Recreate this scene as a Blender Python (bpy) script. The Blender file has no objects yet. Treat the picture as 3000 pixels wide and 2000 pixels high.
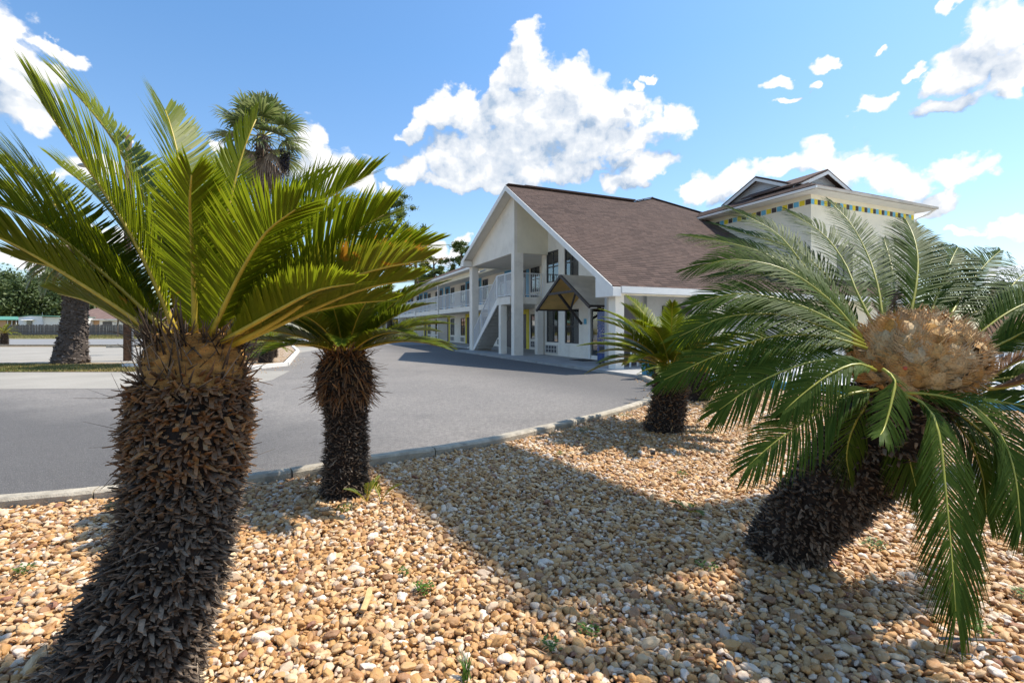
import bpy, math, random
import numpy as np
from mathutils import Vector, Matrix

random.seed(7)
R = np.random.default_rng(7)
S = bpy.context.scene
COL = S.collection
rad = math.radians

# ------------------------------------------------------------------ camera
F_PX, HX, HY, CAMZ = 1429.0, 1500.0, 960.0, 1.35          # focal length and horizon in photo pixels
cd = bpy.data.cameras.new('camera'); cam = bpy.data.objects.new('camera', cd); COL.objects.link(cam)
cd.sensor_width = 36.0; cd.lens = 36.0 * F_PX / 3000.0
cd.shift_y = -(1000 - HY) / 3000.0
cd.clip_start = 0.05; cd.clip_end = 3000
cam.location = (0, 0, CAMZ); cam.rotation_euler = (rad(90), 0, 0)
S.camera = cam

# ------------------------------------------------------------------ light
SUN_EL, SUN_AZ = 58.5, 69.5                                # azimuth clockwise from +Y
sl = bpy.data.lights.new('sun', 'SUN'); sun = bpy.data.objects.new('sun', sl); COL.objects.link(sun)
sl.energy = 3.9; sl.angle = rad(0.53); sl.color = (1.0, 0.93, 0.82)
sdir = Vector((math.sin(rad(SUN_AZ)) * math.cos(rad(SUN_EL)), math.cos(rad(SUN_AZ)) * math.cos(rad(SUN_EL)), math.sin(rad(SUN_EL))))
sun.rotation_euler = sdir.to_track_quat('Z', 'Y').to_euler()
sun.location = (20, 8, 30)
S.view_settings.view_transform = 'Standard'; S.view_settings.look = 'None'
S.view_settings.exposure = 0.78; S.view_settings.gamma = 1.0
S.view_settings.use_curve_mapping = False

# ------------------------------------------------------------------ node helpers
class NT:
    def __init__(s, tree):
        s.t = tree; s.n = tree.nodes; s.l = tree.links
    def add(s, typ, **kw):
        n = s.n.new(typ)
        for k, v in kw.items():
            setattr(n, k, v)
        return n
    def put(s, node, idx, v):
        if v is None: return
        if isinstance(v, bpy.types.NodeSocket): s.l.new(v, node.inputs[idx])
        else: node.inputs[idx].default_value = v
    def math(s, op, a, b=None, c=None, clamp=False):
        n = s.add('ShaderNodeMath', operation=op, use_clamp=clamp)
        for i, v in enumerate((a, b, c)): s.put(n, i, v)
        return n.outputs[0]
    def vmath(s, op, a, b=None, c=None):
        n = s.add('ShaderNodeVectorMath', operation=op)
        for i, v in enumerate((a, b, c)): s.put(n, i, v)
        return n.outputs['Value'] if op in ('DOT_PRODUCT', 'LENGTH') else n.outputs[0]
    def noise(s, vec, scale, detail=4, rough=0.55, color=False, dims='3D'):
        n = s.add('ShaderNodeTexNoise', noise_dimensions=dims)
        s.put(n, 'Vector', vec); n.inputs['Scale'].default_value = scale
        n.inputs['Detail'].default_value = detail; n.inputs['Roughness'].default_value = rough
        return n.outputs['Color' if color else 'Fac']
    def ramp(s, fac, stops, interp='LINEAR'):
        n = s.add('ShaderNodeValToRGB'); cr = n.color_ramp; cr.interpolation = interp
        while len(cr.elements) < len(stops): cr.elements.new(0.5)
        for e, (p, c) in zip(cr.elements, stops):
            e.position = p; e.color = (*c, 1) if len(c) == 3 else c
        s.put(n, 0, fac); return n.outputs[0]
    def mix(s, fac, a, b, blend='MIX'):
        n = s.add('ShaderNodeMix', data_type='RGBA', blend_type=blend)
        s.put(n, 0, fac)
        s.put(n, 6, (*a, 1) if isinstance(a, tuple) and len(a) == 3 else a)
        s.put(n, 7, (*b, 1) if isinstance(b, tuple) and len(b) == 3 else b)
        return n.outputs[2]
    def maprange(s, v, a, b, c=0.0, d=1.0, smooth=False):
        n = s.add('ShaderNodeMapRange', interpolation_type='SMOOTHSTEP' if smooth else 'LINEAR')
        s.put(n, 0, v)
        for i, x in enumerate((a, b, c, d)): n.inputs[i + 1].default_value = x
        return n.outputs[0]

# ------------------------------------------------------------------ sky with cumulus clouds
W = bpy.data.worlds.new('World'); S.world = W; W.use_nodes = True
w = NT(W.node_tree); w.n.clear()

# clouds: (x, y, half width, half height) in 2352-wide photo pixels, turned into azimuth and slope
CL = [(1218, 92, 44, 40), (1205, 150, 66, 62), (1290, 190, 84, 56), (1150, 195, 38, 40), (1165, 260, 72, 62), (1275, 260, 110, 80),
      (1375, 250, 86, 54), (1440, 245, 56, 34), (1492, 178, 26, 9), (1465, 200, 14, 16), (1545, 275, 50, 34), (1450, 312, 96, 38), (1320, 335, 120, 62),
      (1180, 335, 120, 60), (1040, 235, 58, 40), (990, 280, 52, 34), (1085, 270, 60, 46), (1080, 375, 110, 60), (950, 395, 50, 34), (1230, 395, 130, 34),
      (945, 318, 30, 16), (1110, 420, 120, 24), (1020, 415, 60, 22), (960, 300, 30, 30), (1480, 372, 66, 26), (1440, 415, 46, 26), (1350, 385, 60, 16),
      (1650, 425, 80, 36), (1580, 448, 46, 22), (1890, 365, 84, 38), (1775, 380, 72, 28), (1980, 388, 60, 30), (2060, 420, 76, 44),
      (2185, 395, 76, 42), (2150, 470, 60, 30), (1885, 150, 40, 18), (1925, 140, 24, 11), (1775, 190, 28, 18), (1852, 215, 22, 13),
      (1788, 240, 26, 9), (2050, 112, 19, 8), (2000, 238, 40, 22), (2355, 365, 22, 30), (2320, 525, 76, 22), (2190, 540, 44, 10),
      (2290, 60, 110, 70), (2240, 140, 96, 58), (2165, 185, 50, 30), (2200, 245, 90, 24), (2090, 168, 36, 16), (2340, 170, 60, 54),
      (2150, 20, 30, 18), (30, 100, 76, 66), (60, 170, 90, 64), (150, 125, 44, 22), (50, 250, 110, 50), (322, 310, 22, 11),
      (190, 400, 60, 34), (705, 330, 44, 46), (745, 400, 86, 56), (832, 400, 38, 42), (890, 445, 26, 14), (490, 335, 26, 22),
      (1052, 560, 18, 26), (1010, 590, 40, 26), (60, 590, 70, 30), (400, 560, 160, 40), (1700, 520, 160, 26)]
grp = bpy.data.node_groups.new('cloud_field', 'ShaderNodeTree')
grp.interface.new_socket('P', in_out='INPUT', socket_type='NodeSocketVector')
grp.interface.new_socket('D', in_out='OUTPUT', socket_type='NodeSocketFloat')
q = NT(grp); gi = q.add('NodeGroupInput'); go = q.add('NodeGroupOutput')
P = gi.outputs[0]
wn = q.noise(P, 13.0, 6, 0.52, color=True, dims='2D')
wv = q.vmath('MULTIPLY_ADD', wn, (0.11, 0.09, 0), (-0.055, -0.045, 0))
Pw = q.vmath('ADD', P, wv)
acc = None
for cx, cy, rx, ry in CL:
    X = cx * 3000 / 2352; Yp = cy * 3000 / 2352
    az = math.atan((X - HX) / F_PX); te = (HY - Yp) / F_PX * math.cos(az)
    sx = F_PX / (rx * 1.2755) / math.cos(az) ** 2; sy = F_PX / (ry * 1.2755) / math.cos(az)
    a = q.vmath('MULTIPLY_ADD', Pw, (sx, sy, 0), (-az * sx, -te * sy, 0))
    d = q.vmath('DOT_PRODUCT', a, a)
    acc = d if acc is None else q.math('SMOOTH_MIN', acc, d, 0.35)
n1 = q.noise(P, 18.0, 9, 0.54, dims='2D')
vo = q.add('ShaderNodeTexVoronoi', voronoi_dimensions='2D', feature='SMOOTH_F1')
q.put(vo, 'Vector', Pw); vo.inputs['Scale'].default_value = 30; vo.inputs['Smoothness'].default_value = 0.35
vo.inputs['Detail'].default_value = 2.0; vo.inputs['Roughness'].default_value = 0.5
bill = q.math('MULTIPLY_ADD', vo.outputs['Distance'], -0.75, 0.30)
f0 = q.math('SUBTRACT', 1.0, acc)
f0 = q.math('MINIMUM', q.math('MULTIPLY', q.math('MAXIMUM', f0, -2.5), 1.5), 1.25)
f1 = q.math('MULTIPLY_ADD', n1, 2.9, -1.45)
f2 = q.math('ADD', q.math('ADD', f0, f1), bill)
q.l.new(f2, go.inputs[0])

geo = w.add('ShaderNodeTexCoord').outputs['Generated']
sx_ = w.add('ShaderNodeSeparateXYZ'); w.l.new(geo, sx_.inputs[0])
az = w.math('ARCTAN2', sx_.outputs[0], sx_.outputs[1])
hyp = w.math('SQRT', w.math('ADD', w.math('MULTIPLY', sx_.outputs[0], sx_.outputs[0]), w.math('MULTIPLY', sx_.outputs[1], sx_.outputs[1])))
te = w.math('DIVIDE', sx_.outputs[2], w.math('MAXIMUM', hyp, 0.02))
cb = w.add('ShaderNodeCombineXYZ'); w.l.new(az, cb.inputs[0]); w.l.new(te, cb.inputs[1])
PP = cb.outputs[0]
g1 = w.add('ShaderNodeGroup'); g1.node_tree = grp; w.l.new(PP, g1.inputs[0])
g2 = w.add('ShaderNodeGroup'); g2.node_tree = grp; w.l.new(w.vmath('ADD', PP, (0.022, 0.050, 0)), g2.inputs[0])
D1, D2 = g1.outputs[0], g2.outputs[0]
# scattered clouds elsewhere round the horizon, beyond the part of the sky laid out above
ng = w.noise(geo, 3.2, 6, 0.6)
side = w.maprange(w.math('ABSOLUTE', az), 0.95, 1.15)
up = w.maprange(sx_.outputs[2], 0.75, 0.5)
other = w.math('MULTIPLY', w.math('MULTIPLY', w.maprange(ng, 0.49, 0.60, 0, 1, True), side), up)
alpha = w.math('MAXIMUM', w.maprange(D1, -0.80, 0.35, 0, 1, True), other)
above = w.maprange(sx_.outputs[2], -0.02, 0.06)
alpha = w.math('MULTIPLY', alpha, above)
lit = w.math('MULTIPLY_ADD', w.math('SUBTRACT', D1, D2), 0.36, 0.74)
lit = w.math('SUBTRACT', lit, w.maprange(D1, 0.3, 1.8, 0, 0.12))
ccol = w.ramp(lit, [(0.0, (0.19, 0.27, 0.38)), (0.35, (0.27, 0.35, 0.46)), (0.55, (0.42, 0.47, 0.54)), (0.80, (0.53, 0.56, 0.60)), (1.0, (0.66, 0.665, 0.67))])
sky = w.add('ShaderNodeTexSky', sky_type='NISHITA')
sky.sun_disc = False; sky.sun_elevation = rad(SUN_EL); sky.sun_rotation = rad(SUN_AZ)
sky.air_density = 1.15; sky.dust_density = 0.9; sky.ozone_density = 2.0
b1 = w.add('ShaderNodeBackground'); w.l.new(w.mix(1.0, sky.outputs[0], w.ramp(te, [(0.0, (0.80, 0.86, 0.94)), (0.55, (0.60, 0.84, 1.0))]), 'MULTIPLY'), b1.inputs[0]); b1.inputs[1].default_value = 0.125
b2 = w.add('ShaderNodeBackground'); w.l.new(ccol, b2.inputs[0]); b2.inputs[1].default_value = 0.95
mx = w.add('ShaderNodeMixShader'); w.l.new(alpha, mx.inputs[0]); w.l.new(b1.outputs[0], mx.inputs[1]); w.l.new(b2.outputs[0], mx.inputs[2])
wo = w.add('ShaderNodeOutputWorld'); w.l.new(mx.outputs[0], wo.inputs[0])
W.cycles.sampling_method = 'MANUAL'; W.cycles.sample_map_resolution = 512

# ------------------------------------------------------------------ materials
def new_mat(name):
    m = bpy.data.materials.new(name); m.use_nodes = True
    t = NT(m.node_tree); bs = t.n['Principled BSDF']
    return m, t, bs
def obj_co(t): return t.add('ShaderNodeTexCoord').outputs['Object']
def bump(t, bs, h, strength=0.3, dist=0.02):
    b = t.add('ShaderNodeBump'); b.inputs['Strength'].default_value = strength; b.inputs['Distance'].default_value = dist
    t.l.new(h, b.inputs['Height']); t.l.new(b.outputs[0], bs.inputs['Normal'])
def simple(name, c, rough=0.6, var=0.08, scale=6.0, bumps=0.0, bscale=60, metal=0.0, spec=0.5, dirt=None):
    """a base colour with grain and, where asked for, blotches of dirt"""
    m, t, bs = new_mat(name)
    co = obj_co(t)
    n = t.noise(co, scale, 5, 0.6)
    a = tuple(max(0, x * (1 - 2 * var)) for x in c); b = tuple(min(1, x * (1 + 1.2 * var)) for x in c)
    col = t.ramp(n, [(0.3, a), (0.7, b)])
    if dirt:
        dn = t.noise(co, dirt[1], 6, 0.65)
        col = t.mix(t.maprange(dn, 0.52, 0.75, 0, dirt[2]), col, dirt[0])
    t.l.new(col, bs.inputs['Base Color'])
    bs.inputs['Roughness'].default_value = rough; bs.inputs['Metallic'].default_value = metal
    bs.inputs['Specular IOR Level'].default_value = spec
    if bumps: bump(t, bs, t.noise(co, bscale, 4, 0.6), bumps, 0.02)
    return m
M = {}
M['stucco'] = simple('painted_stucco', (0.86, 0.80, 0.70), 0.85, 0.04, 1.2, 0.35, 55, dirt=((0.48, 0.43, 0.35), 1.3, 0.38))
M['stucco_cream'] = simple('cream_stucco', (0.84, 0.77, 0.60), 0.85, 0.04, 1.2, 0.35, 55, dirt=((0.5, 0.45, 0.36), 0.7, 0.3))
M['trim'] = simple('white_trim', (0.84, 0.81, 0.76), 0.45, 0.03, 4, 0, dirt=((0.45, 0.43, 0.38), 2.0, 0.3))
M['rail'] = simple('white_rail_paint', (0.76, 0.76, 0.76), 0.4, 0.03, 8)
M['soffit'] = simple('soffit_panel', (0.70, 0.68, 0.62), 0.7, 0.04, 3)
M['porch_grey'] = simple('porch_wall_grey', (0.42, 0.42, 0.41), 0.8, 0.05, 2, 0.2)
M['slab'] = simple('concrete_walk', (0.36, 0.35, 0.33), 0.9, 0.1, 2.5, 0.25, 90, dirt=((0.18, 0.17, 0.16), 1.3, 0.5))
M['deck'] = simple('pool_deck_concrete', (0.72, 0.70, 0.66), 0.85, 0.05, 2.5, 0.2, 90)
M['kerb'] = simple('kerb_concrete', (0.44, 0.385, 0.30), 0.92, 0.16, 7, 0.6, 70, dirt=((0.13, 0.115, 0.095), 4.5, 0.75))
M['blue'] = simple('blue_paint', (0.10, 0.36, 0.58), 0.6, 0.05, 4)
M['yellow'] = simple('yellow_paint', (0.72, 0.58, 0.03), 0.6, 0.05, 4)
M['brown_tile'] = simple('brown_paint', (0.055, 0.04, 0.04), 0.6, 0.06, 4)
M['sky_tile'] = simple('light_blue_paint', (0.14, 0.46, 0.66), 0.6, 0.05, 4)
M['gold_tile'] = simple('yellow_tile_paint', (0.80, 0.62, 0.02), 0.6, 0.05, 4)
M['frame'] = simple('dark_window_frame', (0.05, 0.048, 0.05), 0.4, 0.05, 4)
M['dark_door'] = simple('dark_door_paint', (0.05, 0.042, 0.05), 0.45, 0.08, 3)
M['timber'] = simple('dark_brown_timber', (0.055, 0.042, 0.038), 0.65, 0.12, 8, 0.2, 60)
M['awning_top'] = simple('awning_metal', (0.56, 0.50, 0.41), 0.6, 0.1, 1.5, dirt=((0.2, 0.18, 0.15), 1.2, 0.4))
M['ochre'] = simple('ochre_lining', (0.72, 0.46, 0.15), 0.7, 0.1, 2)
M['curtain'] = simple('grey_curtain', (0.52, 0.51, 0.52), 0.9, 0.12, 3)
M['ac'] = simple('beige_grille', (0.62, 0.60, 0.56), 0.5, 0.05, 5)
M['ac_dark'] = simple('grille_mesh', (0.06, 0.065, 0.075), 0.5, 0.1, 40)
M['rubber'] = simple('dark_mat', (0.035, 0.025, 0.022), 0.95, 0.2, 30)
M['plastic'] = simple('white_plastic', (0.78, 0.78, 0.77), 0.35, 0.02, 5)
M['metal_grey'] = simple('galvanised_steel', (0.34, 0.35, 0.36), 0.45, 0.08, 6, metal=0.5)
M['stairs'] = simple('stair_grey', (0.46, 0.45, 0.42), 0.7, 0.06, 4)
M['tan_wall'] = simple('tan_house_wall', (0.55, 0.33, 0.18), 0.85, 0.06, 0.8)
M['brown_roof'] = simple('brown_house_roof', (0.20, 0.125, 0.10), 0.9, 0.12, 1.2)
M['green_roof'] = simple('green_metal_roof', (0.10, 0.28, 0.20), 0.5, 0.06, 1)
M['white_metal'] = simple('white_sheet_metal', (0.74, 0.76, 0.80), 0.45, 0.03, 1, dirt=((0.4, 0.4, 0.42), 0.7, 0.3))
M['fence_wood'] = simple('weathered_fence_wood', (0.17, 0.155, 0.145), 0.95, 0.3, 2.3, 0.3, 40)
M['bark'] = simple('tree_bark', (0.13, 0.10, 0.08), 0.95, 0.25, 6, 0.6, 20)
M['pole_wood'] = simple('pole_wood', (0.13, 0.075, 0.05), 0.9, 0.25, 9, 0.4, 30)
M['wood_chip'] = simple('split_wood', (0.62, 0.42, 0.19), 0.85, 0.12, 30, 0.3, 120)
M['vent_white'] = simple('white_siding', (0.66, 0.67, 0.70), 0.6, 0.03, 2)
M['fruit'] = simple('dark_fruit_strings', (0.025, 0.02, 0.03), 0.8, 0.2, 20)
M['sign_face'] = simple('sign_panel', (0.20, 0.40, 0.62), 0.4, 0.04, 1)
M['black_plastic'] = simple('black_plastic', (0.02, 0.02, 0.022), 0.5, 0.1, 5)

# window glass: clear dark pane, the sky and the lot mirrored in it
m, t, bs = new_mat('window_glass'); t.n.remove(bs)
gl = t.add('ShaderNodeBsdfGlossy'); gl.inputs['Roughness'].default_value = 0.03; gl.inputs[0].default_value = (0.85, 0.88, 0.9, 1)
tr = t.add('ShaderNodeBsdfTransparent'); tr.inputs[0].default_value = (0.62, 0.63, 0.65, 1)
fr = t.add('ShaderNodeFresnel'); fr.inputs[0].default_value = 1.55
ms = t.add('ShaderNodeMixShader')
t.l.new(t.math('MULTIPLY_ADD', fr.outputs[0], 1.6, 0.10, clamp=True), ms.inputs[0]); t.l.new(tr.outputs[0], ms.inputs[1]); t.l.new(gl.outputs[0], ms.inputs[2])
t.l.new(ms.outputs[0], t.n['Material Output'].inputs[0]); M['glass'] = m

# roof shingles: each tab its own tone
def shingle_mat():
    m, t, bs = new_mat('brown_shingle')
    at = t.add('ShaderNodeAttribute', attribute_name='rnd').outputs['Fac']
    oi = t.add('ShaderNodeObjectInfo').outputs['Random']
    tc = t.add('ShaderNodeTexCoord').outputs['Object']
    gp = t.add('ShaderNodeNewGeometry').outputs['Position']
    r = t.math('FRACT', t.math('ADD', at, oi))
    col = t.ramp(r, [(0, (0.062, 0.042, 0.035)), (0.5, (0.092, 0.063, 0.052)), (1, (0.128, 0.086, 0.070))])
    bl = t.noise(gp, 0.35, 4, 0.6)
    col = t.mix(t.maprange(bl, 0.35, 0.7, 0, 0.5), col, (0.135, 0.090, 0.072))
    gr = t.noise(gp, 90, 2, 0.6)
    col = t.mix(t.maprange(gr, 0.3, 0.7, 0.0, 0.35), col, (0.07, 0.045, 0.04))
    t.l.new(col, bs.inputs['Base Color']); bs.inputs['Roughness'].default_value = 0.95
    bs.inputs['Specular IOR Level'].default_value = 0.2
    return m
M['shingle'] = shingle_mat()

# asphalt: tan-grey, shade painted in at near left and by the building, stones in it
m, t, bs = new_mat('asphalt')
gp = t.add('ShaderNodeNewGeometry').outputs['Position']
sp = t.add('ShaderNodeSeparateXYZ'); t.l.new(gp, sp.inputs[0])
big = t.noise(gp, 0.30, 4, 0.55)
fine = t.noise(gp, 55, 4, 0.75)
mid = t.noise(gp, 3.0, 5, 0.6)
col = t.ramp(big, [(0.3, (0.225, 0.205, 0.186)), (0.7, (0.30, 0.272, 0.242))])
col = t.mix(t.maprange(mid, 0.35, 0.75, 0, 0.25), col, (0.12, 0.11, 0.105))
# soft band of shade painted into the colour of the near left lane
wob = t.math('MULTIPLY_ADD', t.noise(gp, 0.8, 4, 0.6), 2.6, -1.3)
lane = t.math('ADD', t.math('MULTIPLY_ADD', sp.outputs[0], 0.30, sp.outputs[1]), wob)
near = t.maprange(lane, 7.2, 4.6, 0, 1, True)
leftm = t.maprange(sp.outputs[0], -0.3, -3.6, 0, 1, True)
seal = t.math('MULTIPLY', near, leftm)
col = t.mix(t.math('MULTIPLY', seal, 0.75), col, (0.062, 0.060, 0.060))
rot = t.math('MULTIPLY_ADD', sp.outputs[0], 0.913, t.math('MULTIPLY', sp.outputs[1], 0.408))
bld = t.maprange(t.math('MULTIPLY_ADD', wob, 0.12, rot), 3.9, 6.6, 0, 0.75, True)  # building's cast shadow deepened in the asphalt colour itself
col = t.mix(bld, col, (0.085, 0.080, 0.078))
st = t.noise(gp, 1.1, 6, 0.7); col = t.mix(t.maprange(st, 0.56, 0.72, 0, 0.38), col, (0.085, 0.078, 0.074))
gr = t.noise(gp, 14, 5, 0.85); col = t.mix(t.maprange(gr, 0.40, 0.60, 0.0, 0.5), col, (0.07, 0.064, 0.060))
sa = t.add('ShaderNodeTexVoronoi'); t.put(sa, 'Vector', gp); sa.inputs['Scale'].default_value = 75
spk = t.maprange(sa.outputs['Distance'], 0.42, 0.15)
col = t.mix(t.math('MULTIPLY', spk, 0.30), col, (0.42, 0.39, 0.35))
col = t.mix(t.maprange(fine, 0.48, 0.70, 0, 0.7), col, (0.045, 0.040, 0.037))
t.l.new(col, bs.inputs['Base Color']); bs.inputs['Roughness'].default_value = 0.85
bump(t, bs, t.math('ADD', fine, spk), 0.6, 0.006); M['asphalt'] = m

# old pale concrete
def ground_mat(name, c1, c2, c3, s1=0.5, s2=60):
    m, t, bs = new_mat(name); gp = t.add('ShaderNodeNewGeometry').outputs['Position']
    col = t.ramp(t.noise(gp, s1, 5, 0.6), [(0.3, c1), (0.7, c2)])
    col = t.mix(t.maprange(t.noise(gp, s2, 4, 0.7), 0.45, 0.7, 0, 0.6), col, c3)
    t.l.new(col, bs.inputs['Base Color']); bs.inputs['Roughness'].default_value = 0.95
    bump(t, bs, t.noise(gp, s2, 3, 0.6), 0.5, 0.01); return m
M['old_concrete'] = ground_mat('old_concrete', (0.27, 0.25, 0.215), (0.36, 0.33, 0.285), (0.20, 0.18, 0.155), 0.5, 30)
M['road'] = ground_mat('street_asphalt', (0.20, 0.20, 0.20), (0.26, 0.255, 0.25), (0.15, 0.15, 0.15), 0.2, 20)
M['lawn'] = ground_mat('dry_lawn', (0.16, 0.15, 0.05), (0.25, 0.19, 0.085), (0.09, 0.11, 0.035), 0.35, 6)
M['needles'] = ground_mat('pine_litter', (0.20, 0.15, 0.06), (0.33, 0.20, 0.10), (0.10, 0.12, 0.04), 0.7, 9)
M['bed'] = ground_mat('gravel_bed_soil', (0.14, 0.10, 0.06), (0.22, 0.155, 0.09), (0.05, 0.035, 0.02), 2.0, 40)

STONES = [(0.0, (0.52, 0.30, 0.115)), (0.14, (0.66, 0.46, 0.25)), (0.28, (0.40, 0.21, 0.085)), (0.38, (0.74, 0.62, 0.44)),
          (0.5, (0.56, 0.40, 0.24)), (0.60, (0.86, 0.81, 0.74)), (0.69, (0.30, 0.165, 0.095)), (0.77, (0.60, 0.36, 0.14)),
          (0.86, (0.46, 0.40, 0.34)), (0.91, (0.72, 0.69, 0.66)), (0.975, (0.24, 0.10, 0.075))]
m, t, bs = new_mat('river_pebble')
oi = t.add('ShaderNodeObjectInfo').outputs['Random']; co = obj_co(t)
col = t.ramp(oi, STONES, 'CONSTANT')
r2 = t.math('FRACT', t.math('MULTIPLY', oi, 37.3))
col = t.mix(t.maprange(r2, 0, 1, 0.05, 0.55), col, (0.46, 0.265, 0.095))
wv_ = t.noise(co, 1.6, 4, 0.65)
col = t.mix(t.maprange(wv_, 0.45, 0.75, 0, 0.4), col, (0.32, 0.18, 0.085))
col = t.mix(t.maprange(t.noise(co, 7, 4, 0.7), 0.5, 0.75, 0, 0.30), col, (0.74, 0.64, 0.50))
col = t.mix(1.0, col, (0.97, 0.89, 0.79), 'MULTIPLY')
t.l.new(col, bs.inputs['Base Color']); bs.inputs['Roughness'].default_value = 0.62
bump(t, bs, t.noise(co, 5, 4, 0.7), 0.25, 0.08); M['pebble'] = m

# pebbles too far off to tell apart
m, t, bs = new_mat('far_gravel'); gp = t.add('ShaderNodeNewGeometry').outputs['Position']
vo = t.add('ShaderNodeTexVoronoi'); t.put(vo, 'Vector', gp); vo.inputs['Scale'].default_value = 22
col = t.ramp(t.math('FRACT', t.math('MULTIPLY', vo.outputs['Color'], 3.7)), STONES, 'CONSTANT')
col = t.mix(t.maprange(vo.outputs['Distance'], 0.3, 0.6, 0, 0.7), col, (0.10, 0.06, 0.03))
t.l.new(col, bs.inputs['Base Color']); bs.inputs['Roughness'].default_value = 0.8
bump(t, bs, t.math('SUBTRACT', 1.0, vo.outputs['Distance']), 1.0, 0.03); M['far_gravel'] = m

def leaf_mat(name, c1, c2, spot=None, trans=0.35, rough=0.42, tip=None, tcol=None, spec=0.5):
    """foliage: per-leaf tone from the attribute rnd, light passing through the blade"""
    m, t, bs = new_mat(name)
    at = t.add('ShaderNodeAttribute', attribute_name='rnd').outputs['Fac']
    gp = t.add('ShaderNodeNewGeometry').outputs['Position']
    col = t.ramp(at, [(0.0, c1), (1.0, c2)])
    if tip is not None:
        tt = t.add('ShaderNodeAttribute', attribute_name='tip').outputs['Fac']
        col = t.mix(t.maprange(tt, 0.55, 1.0, 0, 0.7), col, tip)
    if spot is not None:
        sn = t.noise(gp, spot[1], 3, 0.6)
        col = t.mix(t.maprange(sn, spot[2], spot[2] + 0.05, 0, spot[3]), col, spot[0])
    t.l.new(col, bs.inputs['Base Color']); bs.inputs['Roughness'].default_value = rough
    bs.inputs['Specular IOR Level'].default_value = spec
    ta = t.add('ShaderNodeBsdfTranslucent')
    t.l.new(t.mix(0.5, col, tcol, 'MULTIPLY') if tcol else col, ta.inputs[0])
    ms = t.add('ShaderNodeMixShader'); ms.inputs[0].default_value = trans
    t.l.new(bs.outputs[0], ms.inputs[1]); t.l.new(ta.outputs[0], ms.inputs[2])
    t.l.new(ms.outputs[0], t.n['Material Output'].inputs[0])
    return m
M['leaf_gold'] = leaf_mat('yellow_green_leaflets', (0.135, 0.185, 0.006), (0.290, 0.320, 0.014), ((0.42, 0.22, 0.02), 16.0, 0.69, 0.7), 0.55, 0.45, spec=0.3)
M['leaf_rust'] = leaf_mat('rust_mottled_leaflets', (0.13, 0.17, 0.010), (0.26, 0.24, 0.015), ((0.42, 0.17, 0.02), 11.0, 0.54, 0.8), 0.5, 0.45, spec=0.3)
M['leaf_dark'] = leaf_mat('deep_green_leaflets', (0.038, 0.078, 0.008), (0.095, 0.140, 0.018), ((0.16, 0.10, 0.03), 7.0, 0.70, 0.6), 0.34, 0.55, spec=0.10)
M['leaf_mid'] = leaf_mat('green_leaflets', (0.085, 0.125, 0.006), (0.185, 0.215, 0.012), ((0.22, 0.14, 0.03), 7.0, 0.70, 0.6), 0.38, 0.36)
M['leaf_dead'] = leaf_mat('dead_leaflets', (0.16, 0.075, 0.035), (0.34, 0.20, 0.11), None, 0.2, 0.8)
M['rachis'] = simple('yellow_midrib', (0.50, 0.37, 0.04), 0.45, 0.15, 20)
M['rachis_green'] = simple('green_midrib', (0.38, 0.36, 0.05), 0.4, 0.12, 20)
M['fan'] = leaf_mat('fan_leaf_green', (0.11, 0.16, 0.035), (0.26, 0.29, 0.10), None, 0.42, 0.4, tip=(0.34, 0.33, 0.20))
M['fan_dead'] = leaf_mat('fan_leaf_dead', (0.17, 0.115, 0.08), (0.36, 0.26, 0.18), None, 0.15, 0.9)
M['broad'] = leaf_mat('oak_leaves', (0.050, 0.085, 0.022), (0.13, 0.165, 0.045), None, 0.25, 0.6)
M['pine'] = leaf_mat('pine_needles', (0.06, 0.105, 0.02), (0.17, 0.21, 0.05), None, 0.2, 0.6)
M['vine'] = leaf_mat('vine_leaves', (0.04, 0.11, 0.015), (0.12, 0.22, 0.02), None, 0.4, 0.35)
M['grass'] = leaf_mat('grass_blades', (0.12, 0.145, 0.03), (0.32, 0.24, 0.09), None, 0.3, 0.7)
M['weed'] = leaf_mat('weed_leaves', (0.05, 0.13, 0.012), (0.12, 0.21, 0.02), None, 0.35, 0.5)

def stub_mat(name, stops, tipc):
    m, t, bs = new_mat(name)
    at = t.add('ShaderNodeAttribute', attribute_name='rnd').outputs['Fac']
    tt = t.add('ShaderNodeAttribute', attribute_name='tip').outputs['Fac']
    oi = t.add('ShaderNodeObjectInfo').outputs['Random']
    col = t.ramp(t.math('FRACT', t.math('ADD', at, oi)), stops)
    col = t.mix(t.maprange(tt, 0.3, 1.0, 0, 0.55), col, tipc)
    gp = t.add('ShaderNodeNewGeometry').outputs['Position']
    col = t.mix(t.maprange(t.noise(gp, 120, 3, 0.7), 0.45, 0.7, 0, 0.5), col, (0.02, 0.014, 0.010))
    t.l.new(col, bs.inputs['Base Color']); bs.inputs['Roughness'].default_value = 0.8
    bs.inputs['Specular IOR Level'].default_value = 0.3
    return m
M['stub_dark'] = stub_mat('old_leaf_base', [(0, (0.014, 0.009, 0.006)), (0.5, (0.052, 0.032, 0.020)), (0.82, (0.12, 0.082, 0.055)), (1, (0.34, 0.27, 0.20))], (0.26, 0.195, 0.14))
M['stub_rust'] = stub_mat('rusty_leaf_base', [(0, (0.04, 0.018, 0.008)), (0.5, (0.20, 0.078, 0.022)), (0.85, (0.34, 0.16, 0.05)), (1, (0.42, 0.26, 0.12))], (0.26, 0.19, 0.13))
M['felt'] = simple('tan_crown_felt', (0.46, 0.23, 0.06), 0.95, 0.3, 22, 0.8, 90, dirt=((0.10, 0.05, 0.02), 9, 0.8))
M['core'] = simple('trunk_core', (0.022, 0.014, 0.010), 0.95, 0.3, 10, 0.6, 40)
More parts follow.
